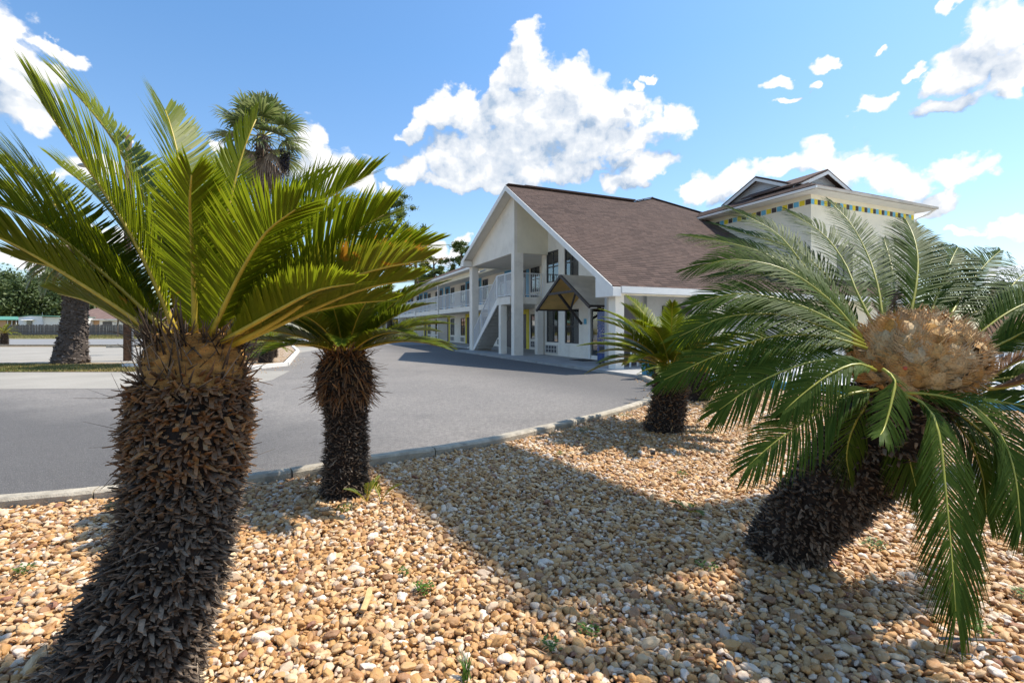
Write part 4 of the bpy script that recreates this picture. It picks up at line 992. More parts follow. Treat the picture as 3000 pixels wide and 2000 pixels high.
grass_field('grass', [(-26, 14.5), (-12, 14.9), (-8.9, 15.4), (-9.2, 16.2), (-13, 17.6), (-26, 18.2)], 26000, 0.06, 'dry green and straw grass in the strip under the thick palm', 0.012)
grass_field('verge_grass', [(-95, 60), (-20, 60), (-20, 84), (-95, 84)], 30000, 0.22, 'grass on the verge before the wooden fence', 0.02)

# ================================================================== MOTEL (local frame: x = across v, y = along u)
TH = rad(24.06)
Av = np.array([-math.sin(TH), math.cos(TH)]); Bv = np.array([math.cos(TH), math.sin(TH)])
def W2(v, u): p = v * Bv + u * Av; return (p[0], p[1])
def U_on(x, v):   # where the sight line of photo column x meets the plane v
    d = np.array([(x - HX) / F_PX, 1.0]); t_ = v / d.dot(Bv); return t_ * d.dot(Av)
OFF = (10.95, 21.0, 0.0)
mo = thing('motel', 'two-storey white motel with a brown gabled roof, outside stair and railed balconies', 'motel', (*W2(10.95, 21.0), 0), TH)
def B(): return MB(OFF)
def wall_u(bm, v0, v1, u0, u1, z0, ztop, holes):
    """wall in the plane v, running along u, with openings (u0,u1,z0,z1); ztop is a function of u"""
    us = sorted(set([u0, u1] + [h[0] for h in holes] + [h[1] for h in holes]))
    for a, b in zip(us[:-1], us[1:]):
        hs = sorted([(h[2], h[3]) for h in holes if h[0] < (a + b) / 2 < h[1]]); z = z0
        for h0, h1 in hs:
            bm.box(v0, v1, a, b, z, h0); z = h1
        bm.prism([(v0, a, z), (v0, b, z), (v0, b, ztop(b)), (v0, a, ztop(a))], (v1 - v0, 0, 0))
def window(v, u0, u1, z0, z1, cols=2, rows=2, curtain=0.5, depth=0.10, facing='v', mo=None, off=OFF, flip=1):
    """a sliding window: frame, bars, panes and the curtain behind"""
    mb = MB(off); f = 0.05; a, b = (u0, u1)
    def bx(bm, d0, d1, p0, p1, q0, q1):
        (bm.box(v + d0, v + d1, p0, p1, q0, q1) if facing == 'v' else bm.box(p0, p1, v + d0, v + d1, q0, q1))
    bx(mb, -0.02, 0.04, a, b, z1 - f, z1); bx(mb, -0.02, 0.04, a, b, z0, z0 + f); bx(mb, -0.018, 0.038, a, a + f, z0 + f, z1 - f); bx(mb, -0.018, 0.038, b - f, b, z0 + f, z1 - f)
    for k in range(1, cols): c = a + (b - a) * k / cols; bx(mb, -0.012, 0.03, c - 0.025, c + 0.025, z0 + f, z1 - f)
    for k in range(1, rows): c = z0 + (z1 - z0) * k / rows; bx(mb, -0.014, 0.028, a + f, b - f, c - 0.025, c + 0.025)
    w_ = mb.build('window', M['frame'], mo)
    for i in range(cols):
        for j in range(rows):
            g_ = MB(off); p0 = a + (b - a) * i / cols + 0.03; p1 = a + (b - a) * (i + 1) / cols - 0.03; q0 = z0 + (z1 - z0) * j / rows + 0.03; q1 = z0 + (z1 - z0) * (j + 1) / rows - 0.03
            bx(g_, 0.010, 0.016, p0, p1, q0, q1); g_.build('pane', M['glass'], w_)
    c_ = MB(off); n = 12; zz = []; uu = a + (b - a) * 0.02; ue = a + (b - a) * (0.98 if curtain >= 1 else curtain)
    for k in range(n + 1):
        p = uu + (ue - uu) * k / n; d = 0.075 + 0.02 * (k % 2)
        zz.append((p, d))
    for (p, d), (p2_, d2) in zip(zz[:-1], zz[1:]):
        if facing == 'v': c_.add([(v + d, p, z0), (v + d2, p2_, z0), (v + d2, p2_, z1), (v + d, p, z1)], [[0, 1, 2, 3]])
        else: c_.add([(p, v + d, z0), (p2_, v + d2, z0), (p2_, v + d2, z1), (p, v + d, z1)], [[0, 1, 2, 3]])
    c_.build('curtain', M['curtain'], w_)
    k_ = MB(off); bx(k_, 0.11, 0.13, a - 0.0, b + 0.0, z0, z1); k_.build('dark_room', M['black_plastic'], w_)
    return w_
def ac_unit(v, u0, u1, z0, z1, facing='v', mo=None, off=OFF):
    def bx(bm, d0, d1, p0, p1, q0, q1):
        (bm.box(v + d0, v + d1, p0, p1, q0, q1) if facing == 'v' else bm.box(p0, p1, v + d0, v + d1, q0, q1))
    m1 = MB(off); f = 0.04
    bx(m1, -0.06, 0.0, u0, u1, z1 - f, z1); bx(m1, -0.06, 0.0, u0, u1, z0, z0 + f); bx(m1, -0.06, 0.0, u0, u0 + f, z0 + f, z1 - f); bx(m1, -0.06, 0.0, u1 - f, u1, z0 + f, z1 - f)
    for k in range(1, 4): c = u0 + (u1 - u0) * k / 4; bx(m1, -0.055, -0.02, c - 0.012, c + 0.012, z0 + f, z1 - f)
    c = (z0 + z1) / 2; bx(m1, -0.053, -0.02, u0 + f, u1 - f, c - 0.012, c + 0.012)
    o = m1.build('air_conditioner', M['ac'], mo)
    m2 = MB(off); bx(m2, -0.03, -0.015, u0 + f, u1 - f, z0 + f, z1 - f); m2.build('grille', M['ac_dark'], o)
def roof_z(u): return 2.62 + 0.637 * (u - 12.1)          # big right slope
def roof_zl(u): return 7.76 - 0.412 * (u - 20.15)        # short left slope
# walkway slab
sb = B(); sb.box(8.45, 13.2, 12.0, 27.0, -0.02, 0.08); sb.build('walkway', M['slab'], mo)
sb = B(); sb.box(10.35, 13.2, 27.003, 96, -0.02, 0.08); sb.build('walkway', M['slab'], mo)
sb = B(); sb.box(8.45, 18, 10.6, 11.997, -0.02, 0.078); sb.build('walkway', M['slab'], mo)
# facade
fw = B()
H1 = [(19.36, 20.53, 0.68, 2.17), (17.62, 18.80, 0.67, 2.15), (15.75, 16.72, 0.10, 2.12), (19.36, 20.53, 3.46, 4.92), (17.64, 18.82, 3.50, 4.92)]
wall_u(fw, 10.95, 11.10, 13.40, 21.0, 0.08, lambda u: roof_z(u) - 0.16 if u < 20.15 else roof_zl(u) - 0.12, H1)
fw.build('wall', M['stucco'], mo)
for k, (a, b, c, d) in enumerate(H1):
    if k != 2: window(11.0, a, b, c, d, 2, 2, 0.52 if k != 0 else 0.35, mo=mo)
ac_unit(10.95, 19.42, 20.52, 0.17, 0.56, mo=mo)
# glass entrance door
dr = B(); dr.box(10.93, 10.99, 15.62, 16.86, 2.12, 2.22); dr.box(10.93, 10.99, 15.62, 15.75, 0.09, 2.12); dr.box(10.93, 10.99, 16.72, 16.86, 0.09, 2.12); dr.box(10.97, 11.03, 15.75, 16.72, 0.09, 0.24)
dd = dr.build('door_frame', M['trim'], mo)
g_ = B(); g_.box(11.0, 11.012, 15.75, 16.72, 0.24, 2.12); g_.build('glass_door', M['glass'], dd)
g_ = B(); g_.box(11.3, 11.32, 15.6, 16.9, 0.09, 2.2); g_.build('dark_lobby', M['black_plastic'], dd)
g_ = B(); g_.bar((10.96, 16.62, 0.95), (10.96, 16.62, 1.25), 0.02); g_.build('door_handle', M['metal_grey'], dd)
g_ = B(); g_.box(10.93, 10.947, 17.02, 17.20, 1.50, 1.72); g_.build('wall_plaque', M['sky_tile'], mo)
g_ = B(); g_.box(10.87, 10.947, 15.2, 15.32, 2.3, 2.45); g_.build('wall_lamp', M['frame'], mo)
# end wall of the front block, and inner side wall under the gable
e_ = B(); e_.box(11.10, 12.8, 20.85, 21.0, 0.08, 5.2); e_.build('wall', M['stucco'], mo)
# gable front
gw = B(); wall_u(gw, 9.2, 9.35, 20.36, 26.60, 4.80, lambda u: roof_zl(u) - 0.12, []); gw.build('gable_wall', M['stucco'], mo)
gs = B(); gs.prism([(9.35, 20.36, 4.80), (10.95, 20.36, 4.80), (10.95, 20.36, roof_zl(20.36) - 0.10), (9.35, 20.36, roof_zl(20.36) - 0.10)], (0, 0.15, 0)); gs.build('gable_wall', M['stucco_cream'], mo)
gs = B(); gs.box(9.35, 12.7, 26.45, 26.6, 4.80, 5.05); gs.box(9.35, 12.7, 20.51, 26.45, 4.84, 4.90); gs.build('porch_ceiling', M['soffit'], mo)
for (v0, v1, u0, u1, z1) in ((9.2, 9.58, 26.12, 26.60, 4.80), (9.2, 9.66, 20.36, 20.69, 4.80), (9.2, 9.52, 21.95, 22.22, 2.45), (9.0, 9.32, 12.37, 12.73, 2.56), (9.0, 9.32, 6.0 + 6.3, 12.36, 0.09), (10.55, 10.87, 20.65, 20.95, 2.46)):
    if z1 < 0.1: continue
    c_ = B(); c_.box(v0, v1, u0, u1, 0.08, z1); c_.build('column', M['stucco'], mo)
for v0 in (13.2, 17.2):
    c_ = B(); c_.box(v0, v0 + 0.32, 12.37, 12.73, 0.08, 2.37); c_.build('column', M['stucco_cream'], mo)
# lintel over the side opening and wall beside it, recessed wall, door
l_ = B(); l_.box(9.32, 19.3, 12.37, 12.55, 2.37, 2.58); l_.build('lintel', M['stucco_cream'], mo)
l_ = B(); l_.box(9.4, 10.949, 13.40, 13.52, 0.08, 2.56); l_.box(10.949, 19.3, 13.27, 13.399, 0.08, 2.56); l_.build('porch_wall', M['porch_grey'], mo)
l_ = B(); l_.box(9.0, 19.3, 12.3, 20.0, 2.585, 2.60); l_.build('porch_ceiling', M['soffit'], mo) if False else None
l_ = B(); l_.box(9.80, 10.62, 13.33, 13.397, 0.10, 2.10); l_.build('side_door', M['dark_door'], mo)
l_ = B(); l_.box(11.6, 12.9, 13.20, 13.265, 0.10, 2.10); l_.build('side_door', M['dark_door'], mo)
# soffit panels under the overhangs and the white barge boards
def slab_poly(name, pts, th, mat):
    s_ = B(); s_.prism(pts, (0, 0, th)); return s_.build(name, mat, mo)
VE = 8.7
slab_poly('roof_deck', [(VE, 12.1, roof_z(12.1) - 0.135), (VE, 20.15, roof_z(20.15) - 0.135), (15.8, 20.15, roof_z(20.15) - 0.135), (17.7, 21.1, roof_z(21.1) - 0.135), (19.9, 19.7, roof_z(19.7) - 0.13), (24, 17.0, roof_z(17) - 0.13), (24, 12.1, roof_z(12.1) - 0.13)], 0.10, M['soffit'])
slab_poly('roof_deck', [(VE, 20.15, roof_zl(20.15) - 0.13), (VE, 26.55, roof_zl(26.55) - 0.13), (16.5, 26.55, roof_zl(26.55) - 0.13), (15.8, 20.15, roof_zl(20.15) - 0.13)], 0.10, M['soffit'])
slab_poly('roof_back', [(15.8, 20.15, 7.60), (17.7, 21.1, 8.20), (19.9, 19.7, 7.30), (24, 24, 5.5), (16.5, 26.5, 5.0)], 0.10, M['shingle'])
slab_poly('underlay', [(VE - .01, 12.08, roof_z(12.08) - 0.028), (VE - .01, 20.18, roof_z(20.18) - 0.028), (15.8, 20.18, roof_z(20.18) - 0.028), (17.7, 21.14, roof_z(21.14) - 0.028), (19.9, 19.75, roof_z(19.75) - 0.028), (24, 17.0, roof_z(17) - 0.028), (24, 12.08, roof_z(12.08) - 0.028)], 0.03, M['shingle'])
def barge(a, b, name='barge_board'):
    s_ = B(); za = a[1]; 
    s_.prism([(VE - 0.035, a[0], a[1] - 0.24), (VE - 0.035, b[0], b[1] - 0.24), (VE - 0.035, b[0], b[1] + 0.0), (VE - 0.035, a[0], a[1] + 0.0)], (0.032, 0, 0)); s_.build(name, M['trim'], mo)
barge((12.1, roof_z(12.1)), (20.15, roof_z(20.15))); barge((20.15, roof_zl(20.15)), (26.55, roof_zl(26.55)))
s_ = B(); s_.prism([(VE - 0.04, 12.02, 2.30), (VE - 0.04, 12.95, 2.30), (VE - 0.04, 12.95, 2.92), (VE - 0.04, 12.02, 2.56)], (0.30, 0, 0)); s_.build('eave_return', M['trim'], mo)
s_ = B(); s_.prism([(VE - 0.04, 26.62, 4.80), (VE - 0.04, 26.1, 4.80), (VE - 0.04, 26.1, 5.12), (VE - 0.04, 26.62, 4.98)], (0.5, 0, 0)); s_.build('eave_return', M['trim'], mo)
s_ = B(); s_.box(VE + 0.27, 24, 12.0, 12.10, 2.40, 2.60); s_.build('gutter', M['trim'], mo)
s_ = B(); s_.box(VE, 19.5, 12.10, 12.37, 2.40, 2.425); s_.build('soffit', M['soffit'], mo)
# shingles
def shingles(parent, origin_off, O, ex, ey, W_, Hh, test, exp=0.145, tab=0.31, parts=0, near=None, name='shingle'):
    """rows of overlapping tabs on the plane O + x*ex + y*ey (y up the slope)"""
    ex = np.array(ex, float); ey = np.array(ey, float); nz = np.cross(ex, ey); O = np.array(O, float)
    if nz[2] < 0: nz = -nz
    its = []
    rows = int(Hh / exp)
    for j in range(rows):
        x = -R.uniform(0, tab)
        while x < W_:
            w_ = tab * R.uniform(0.82, 1.18); xa = max(x, 0); xb = min(x + w_ - 0.008, W_)
            if xb - xa > 0.04 and test((xa + xb) / 2, (j + 0.5) * exp): its.append((xa, xb, j * exp, R.normal(0, 0.002)))
            x += w_
    its = np.array(its)
    sel = np.zeros(len(its), bool)
    if parts:
        c = O + ((its[:, 0] + its[:, 1]) / 2)[:, None] * ex + (its[:, 2])[:, None] * ey
        d = np.linalg.norm(c - near, axis=1); sel[np.argsort(d)[:parts]] = True
    th = 0.016
    def verts(it):
        xa, xb, y0, jt = it; y1 = y0 + exp * 1.15
        lo = 0.0; 
        return [O + ex * xa + ey * y0 + nz * (0.004), O + ex * xb + ey * y0 + nz * 0.004, O + ex * xb + ey * y1 + nz * 0.004, O + ex * xa + ey * y1 + nz * 0.004,
                O + ex * xa + ey * (y0 + jt) + nz * (th + 0.002), O + ex * xb + ey * (y0 + jt) + nz * (th + 0.002), O + ex * xb + ey * y1 + nz * 0.008, O + ex * xa + ey * y1 + nz * 0.008]
    fs = [[0, 3, 2, 1], [4, 5, 6, 7], [0, 1, 5, 4], [1, 2, 6, 5], [3, 0, 4, 7]]
    oo = np.array(origin_off)
    V = []; Fc = []; rn = []
    for it, s_ in zip(its, sel):
        v_ = np.array(verts(it)) - oo
        if s_: mesh_obj(name, v_, fs, M['shingle'], parent, False, {'rnd': np.full(8, R.uniform())})
        else:
            b = len(V) * 8; V.append(v_); Fc += [[i + b for i in f] for f in fs]; rn += [R.uniform()] * 8
    if V:
        o = mesh_obj(name, np.concatenate(V), Fc, M['shingle'], parent, False, {'rnd': rn}); o['kind'] = 'stuff'
sl_len = math.hypot(1, 0.637); ey_ = np.array([0, 1 / sl_len, 0.637 / sl_len])
def rtest(x, y):
    v = VE + x; u = 12.1 + y / sl_len
    if v < 15.8: um = 20.15
    elif v < 17.7: um = 20.15 + (v - 15.8) * 0.5
    elif v < 19.9: um = 21.1 - (v - 17.7) * 0.636
    else: um = 19.7 - (v - 19.9) * 0.66
    if v > 19.4 and u > 13.4: return False
    return u < um
shingles(mo, OFF, (VE, 12.06, roof_z(12.1) - 0.025), (1, 0, 0), ey_, 15, 12, rtest, 0.145, 0.31, 290, np.array([VE, 12.1, 2.6]))
sl2 = math.hypot(1, 0.412)
s_ = B(); s_.prism([(VE - 0.01, 20.15, roof_zl(20.15)), (VE - 0.01, 26.62, roof_zl(26.62)), (16.5, 26.62, roof_zl(26.62)), (15.8, 20.15, roof_zl(20.15))], (0, 0, 0.03)); s_.build('roof_covering', M['shingle'], mo)
s_ = B(); s_.bar((VE + 0.05, 20.15, 7.80), (9.6, 20.15, 7.80), 0.28, 0.04); s_.bar((9.6, 20.15, 7.82), (15.8, 20.15, 7.82), 0.26, 0.07); s_.build('ridge_cap', M['shingle'], mo)
s_ = B(); s_.bar((15.8, 20.15, 7.80), (17.7, 21.1, 8.42), 0.22, 0.04); s_.bar((17.7, 21.1, 8.40), (19.9, 19.7, 7.50), 0.22, 0.04); s_.build('ridge_cap', M['shingle'], mo)
# balcony floors and landing
s_ = B(); s_.box(10.8, 12.78, 21.0, 96, 2.47, 2.82); s_.build('balcony_floor', M['stucco'], mo)
s_ = B(); s_.box(9.25, 10.797, 20.97, 22.62, 2.47, 2.82); s_.build('landing', M['stucco'], mo)
s_ = B(); s_.box(9.66, 10.55, 20.69, 20.965, 2.48, 2.80); s_.build('landing_edge', M['stucco'], mo)
# railings
def railing(p0, p1, z0, z1, n, each=True, th=0.022, posts=0):
    """top and bottom rail with balusters between (v,u) points; z may differ at the ends"""
    p0 = Vector(p0); p1 = Vector(p1); za0, za1 = (z0 if isinstance(z0, tuple) else (z0, z0)); zb0, zb1 = (z1 if isinstance(z1, tuple) else (z1, z1))
    a0 = (p0.x, p0.y, za0 + 0.09); a1 = (p1.x, p1.y, za1 + 0.09); b0 = (p0.x, p0.y, zb0); b1 = (p1.x, p1.y, zb1)
    m_ = B(); m_.bar(a0, a1, 0.035, 0.035); m_.bar(b0, b1, 0.05, 0.045); r_ = m_.build('railing', M['rail'], mo)
    jm = B()
    for k in range(n + 1):
        f = k / n; x = p0.x + (p1.x - p0.x) * f; y = p0.y + (p1.y - p0.y) * f; zz0 = za0 + (za1 - za0) * f; zz1 = zb0 + (zb1 - zb0) * f
        post = posts and k % posts == 0; w_ = 0.045 if post else th
        tgt = B() if each else jm
        tgt.box(x - w_ / 2, x + w_ / 2, y - w_ / 2, y + w_ / 2, zz0 + (0.0 if post else 0.107), zz1 - 0.023)
        if each: tgt.build('baluster', M['rail'], r_)
    if not each:
        o = jm.build('balusters_of_bay', M['rail'], r_); o.name = 'baluster'; o['kind'] = 'stuff'
railing((9.70, 20.83), (10.90, 20.83), 2.82, 3.93, 11, posts=0)
railing((9.29, 20.72), (9.29, 22.62), 2.82, 3.93, 18, posts=9)
railing((9.29, 22.66), (9.29, 26.05), (2.82, 0.12), (3.93, 1.23), 30, posts=10)
railing((10.25, 22.66), (10.25, 26.05), (2.82, 0.12), (3.93, 1.23), 24, posts=12)
railing((10.84, 22.70), (10.84, 26.0), 2.82, 3.93, 28, posts=14)
railing((10.84, 26.7), (10.84, 31.0), 2.82, 3.93, 34, posts=17)
railing((10.84, 31.0), (10.84, 39.0), 2.82, 3.93, 60, posts=30)
for k in range(7): railing((10.84, 39.1 + 8.13 * k), (10.84, 39.0 + 8.13 * (k + 1)), 2.82, 3.93, 60, each=False, posts=30)
# stair
ns_ = 15; r_u0, r_u1 = 22.62, 26.05; hz = (2.82 - 0.08) / ns_; du = (r_u1 - r_u0) / ns_
st = B(); st.prism([(9.25, r_u0, 2.80), (9.25, r_u0, 2.42), (9.25, r_u1 - 0.05, 0.08), (9.25, r_u1 + 0.05, 0.08), (9.25, r_u1 + 0.05, 0.24)], (0.06, 0, 0)); stair = st.build('stair_stringer', M['trim'], mo)
st = B(); st.prism([(10.22, r_u0, 2.80), (10.22, r_u0, 2.42), (10.22, r_u1 - 0.05, 0.08), (10.22, r_u1 + 0.05, 0.08), (10.22, r_u1 + 0.05, 0.24)], (0.06, 0, 0)); st.build('stair_stringer', M['stairs'], mo)
for k in range(ns_):
    z = 2.80 - hz * k; u = r_u0 + du * k
    s_ = B(); s_.box(9.312, 10.218, u, u + du + 0.02, z - hz - 0.05, z - hz); s_.box(9.313, 10.217, u, u + 0.02, z - hz, z); s_.build('step', M['stairs'], mo)
# rooms along both floors, doors and windows in mirrored pairs
WV = 12.8
holes = []; WN = []; DR = []
for k in range(9):
    c = 28.0 + 8.1 * k
    for sgn in (-1, 1):
        for (zf, fl) in ((0.08, 0), (2.82, 1)):
            a, b = sorted((c + sgn * 2.0, c + sgn * 3.2)); z0 = zf + 0.62; z1 = zf + 2.08
            holes.append((a, b, z0, z1)); WN.append((a, b, z0, z1))
            a, b = sorted((c + sgn * 0.30, c + sgn * 1.85)); d0, d1 = sorted((c + sgn * 0.62, c + sgn * 1.50))
            DR.append((a, b, d0, d1, zf, fl))
rw = B(); wall_u(rw, WV, WV + 0.15, 21.0, 60.0, 0.08, lambda u: 5.15, [h for h in holes if h[1] < 60]); rw.build('wall', M['stucco'], mo)
rw = B(); rw.box(WV + 0.02, WV + 0.15, 60.0, 96.0, 0.08, 5.15); rw.build('wall', M['stucco'], mo)
for (a, b, z0, z1) in WN:
    if a < 60: window(WV + 0.04, a, b, z0, z1, 2, 2, 1.0 if z0 > 2.5 else 0.5, mo=mo)
    else:
        s_ = B(); s_.box(WV - 0.02, WV + 0.02, a, b, z0, z1); s_.build('window', M['frame'], mo)
    if a < 60: ac_unit(WV, a + 0.12, a + 1.08, z0 - 0.50, z0 - 0.12, mo=mo)
for (a, b, d0, d1, zf, fl) in DR:
    s_ = B(); s_.box(WV - 0.03, WV - 0.002, a, b, zf + 2.10, zf + 2.36 if fl else zf + 2.38); s_.box(WV - 0.03, WV - 0.002, a, d0, zf, zf + 2.10); s_.box(WV - 0.03, WV - 0.002, d1, b, zf, zf + 2.10)
    p_ = s_.build('door_surround', M['blue' if fl else 'yellow'], mo)
    s_ = B(); s_.box(WV - 0.018, WV - 0.003, d0, d1, zf + 0.01, zf + 2.10); d_ = s_.build('door', M['dark_door'], p_)
# eave beam, gutter and low roof of the wing
s_ = B(); s_.box(10.80, 10.95, 26.6, 96, 4.80, 5.17); s_.build('eave_beam', M['stucco_cream'], mo)
s_ = B(); s_.box(10.95, 12.8, 26.6, 96, 5.08, 5.12); s_.build('soffit', M['soffit'], mo)
s_ = B(); s_.box(10.28, 10.40, 26.7, 96, 5.14, 5.28); s_.build('gutter', M['trim'], mo)
s_ = B(); s_.box(10.40, 10.80, 26.6, 96, 5.13, 5.15); s_.build('soffit', M['soffit'], mo)
s_ = B(); s_.prism([(10.34, 26.2, 5.27), (16.8, 26.2, 5.27 + 6.46 * 0.425), (16.8, 26.2, 5.20 + 6.46 * 0.425), (10.34, 26.2, 5.20)], (0, 70, 0)); s_.build('wing_roof', M['shingle'], mo)
shingles(mo, OFF, (10.34, 26.8, 5.272), (0, 1, 0), np.array([1, 0, 0.425]) / math.hypot(1, 0.425), 69, 1.2, lambda x, y: True, 0.15, 0.62)
for k in range(8):
    u = 39.0 + 8.13 * k
    s_ = B(); s_.box(10.80, 11.55, u, u + 0.22, 0.08, 2.47); s_.build('fin_wall', M['stucco'], mo)
    s_ = B(); s_.box(10.80, 10.92, u + 0.05, u + 0.17, 2.82, 4.80); s_.build('balcony_post', M['trim'], mo)
    s_ = B(); s_.tube([(10.74, u - 0.06, 5.15), (10.74, u - 0.06, 0.25), (10.62, u - 0.06, 0.10)], 0.045, 8); s_.build('downspout', M['trim'], mo)
s_ = B(); s_.tube([(10.3, 27.0, 5.12), (10.3, 27.0, 4.75), (9.75, 26.75, 4.55), (9.5, 26.68, 4.45), (9.30, 26.68, 0.35), (9.12, 26.68, 0.18)], 0.045, 8); s_.build('downspout', M['trim'], mo)
s_ = B(); s_.box(9.85, 9.95, 27.3, 27.4, 4.2, 5.12); s_.build('downspout', M['trim'], mo) if False else None
s_ = B(); s_.box(12.60, 12.79, 36.0, 36.35, 2.05, 2.35); s_.build('wall_lamp', M['metal_grey'], mo)
s_ = B(); s_.box(11.6, 14, 95.5, 96, 0.08, 5.2); s_.build('wall', M['stucco'], mo)
# entrance awning
aw_f, aw_b = 9.40, 10.94; uc, uh, zr, ze = 16.40, 1.98, 3.37, 2.13
for sg in (-1, 1):
    s_ = B(); e_u = uc + sg * uh
    s_.prism([(aw_f, uc, zr), (aw_f, e_u, ze), (aw_b, e_u, ze), (aw_b, uc, zr)], (0, 0, 0.03)); s_.build('awning_roof', M['awning_top'], mo)
    s_ = B(); s_.prism([(aw_f + .01, uc, zr - 0.012), (aw_f + .01, e_u - sg * 0.02, ze - 0.0), (aw_b, e_u - sg * 0.02, ze - 0.0), (aw_b, uc, zr - 0.012)], (0, 0, 0.009)); s_.build('awning_lining', M['ochre'], mo)
    s_ = B(); s_.bar((aw_f - 0.03, uc, zr - 0.02), (aw_f - 0.03, uc + sg * (uh + 0.06), ze - 0.06), 0.07, 0.10); s_.build('rafter', M['timber'], mo)
    s_ = B(); s_.bar((aw_f, e_u, ze - 0.02), (aw_b, e_u, ze - 0.02), 0.06, 0.08); s_.build('eave_beam', M['timber'], mo)
s_ = B(); s_.bar((aw_f - 0.02, uc - 0.98, 2.70), (aw_f - 0.02, uc + 0.98, 2.70), 0.06, 0.09); s_.build('collar_beam', M['timber'], mo)
s_ = B(); s_.bar((aw_b - 0.05, uc - 0.98, 2.74), (aw_b - 0.05, uc + 0.98, 2.74), 0.06, 0.09); s_.build('collar_beam', M['timber'], mo)
s_ = B(); s_.bar((aw_f, uc + 0.20, 2.68), (aw_b - 0.03, uc + 0.95, 1.52), 0.07, 0.09); s_.build('brace', M['timber'], mo)
s_ = B(); s_.bar((aw_f, uc - 1.05, 2.64), (aw_f + 0.75, uc + 0.52, 2.14), 0.06, 0.08); s_.build('brace', M['timber'], mo)
s_ = B(); s_.bar((aw_f + 0.35, uc - uh, ze - 0.04), (aw_b - 0.03, uc - uh, 1.15), 0.07, 0.09); s_.build('brace', M['timber'], mo)

# ---- taller block behind ----------------------------------------------------------
TO = (19.4, 13.3, 0)
tb = thing('tall_block', 'tall cream motel block with a band of blue, yellow and brown squares under its eave', 'building', (*W2(19.4, 13.3), 0), TH)
def TBx(): return MB(TO)
s_ = TBx(); V0, V1, U0, U1 = 19.4, 26.75, 13.3, 25.5
wnd = [(21.05, 22.15, 3.46, 4.86), (23.9, 25.0, 3.46, 4.86), (21.05, 22.15, 0.7, 2.1), (23.9, 25.0, 0.7, 2.1)]
us = sorted([V0, V1] + [x for h in wnd[:2] for x in h[:2]])
for a, b in zip(us[:-1], us[1:]):
    hs = sorted([(h[2], h[3]) for h in wnd if h[0] < (a + b) / 2 < h[1]]); z = 0
    for h0, h1 in hs: s_.box(a, b, U0, U0 + 0.15, z, h0); z = h1
    s_.box(a, b, U0, U0 + 0.15, z, 6.85)
s_.build('wall', M['stucco_cream'], tb)
s_ = TBx(); s_.box(V0, V0 + 0.15, U0 + 0.15, U1, 0, 6.85); s_.box(V1 - 0.15, V1, U0 + 0.15, U1, 0, 6.85); s_.build('wall', M['stucco_cream'], tb)
for h in wnd:
    window(U0 + 0.04, h[0], h[1], h[2], h[3], 2, 2, 0.55, facing='u', mo=tb, off=TO)
for h in wnd[:2]: ac_unit(U0, h[0] + 0.1, h[0] + 0.95, 2.85, 3.28, 'u', tb, TO)
tc = ['brown_tile', 'gold_tile', 'sky_tile']
for k in range(24):
    u = U0 + 0.005 + 0.262 * k; s_ = TBx(); s_.box(V0 - 0.012, V0 - 0.002, u, u + 0.225, 6.44, 6.65); s_.build('coloured_square', M[tc[k % 3]], tb)
tc2 = ['sky_tile', 'gold_tile', 'brown_tile']
for k in range(35):
    v = V0 + 0.002 + 0.209 * k; s_ = TBx(); s_.box(v, v + 0.178, U0 - 0.012, U0 - 0.002, 6.44, 6.65); s_.build('coloured_square', M[tc2[k % 3]], tb)
# eaves and hipped roof with two small gables
eo = 0.58; EV0, EV1, EU0, EU1 = V0 - eo, V1 + eo, U0 - eo, U1 + eo
s_ = TBx(); s_.box(EV0, EV1, EU0, EU1, 6.84, 6.86); s_.build('soffit', M['soffit'], tb)
s_ = TBx(); s_.box(EV0 - 0.08, EV0, EU0 - 0.08, EU1, 6.87, 6.96); s_.build('gutter', M['trim'], tb)
s_ = TBx(); s_.box(EV0, EV1 + 0.08, EU0 - 0.08, EU0, 6.87, 6.97); s_.build('gutter', M['awning_top'], tb)
zc, run = 7.55, 1.15
s_ = TBx(); lo = [(EV0, EU0), (EV1, EU0), (EV1, EU1), (EV0, EU1)]; hi = [(EV0 + run, EU0 + run), (EV1 - run, EU0 + run), (EV1 - run, EU1 - run), (EV0 + run, EU1 - run)]
s_.add([(a, b, 6.87) for a, b in lo] + [(a, b, 7.0) for a, b in lo] + [(a, b, zc) for a, b in hi], [[0, 1, 2, 3][::-1], [4, 5, 9, 8], [5, 6, 10, 9], [6, 7, 11, 10], [7, 4, 8, 11], [8, 9, 10, 11], [0, 1, 5, 4], [1, 2, 6, 5], [2, 3, 7, 6], [3, 0, 4, 7]])
s_.build('hip_roof', M['shingle'], tb)
hl = math.hypot(run, zc - 7.0); eyv = np.array([run, 0, zc - 7.0]) / hl; eyu = np.array([0, run, zc - 7.0]) / hl
shingles(tb, TO, (EV0 - 0.02, EU0, 7.0), (0, 1, 0), eyv, 9, hl, lambda x, y: x > y, 0.145, 0.31)
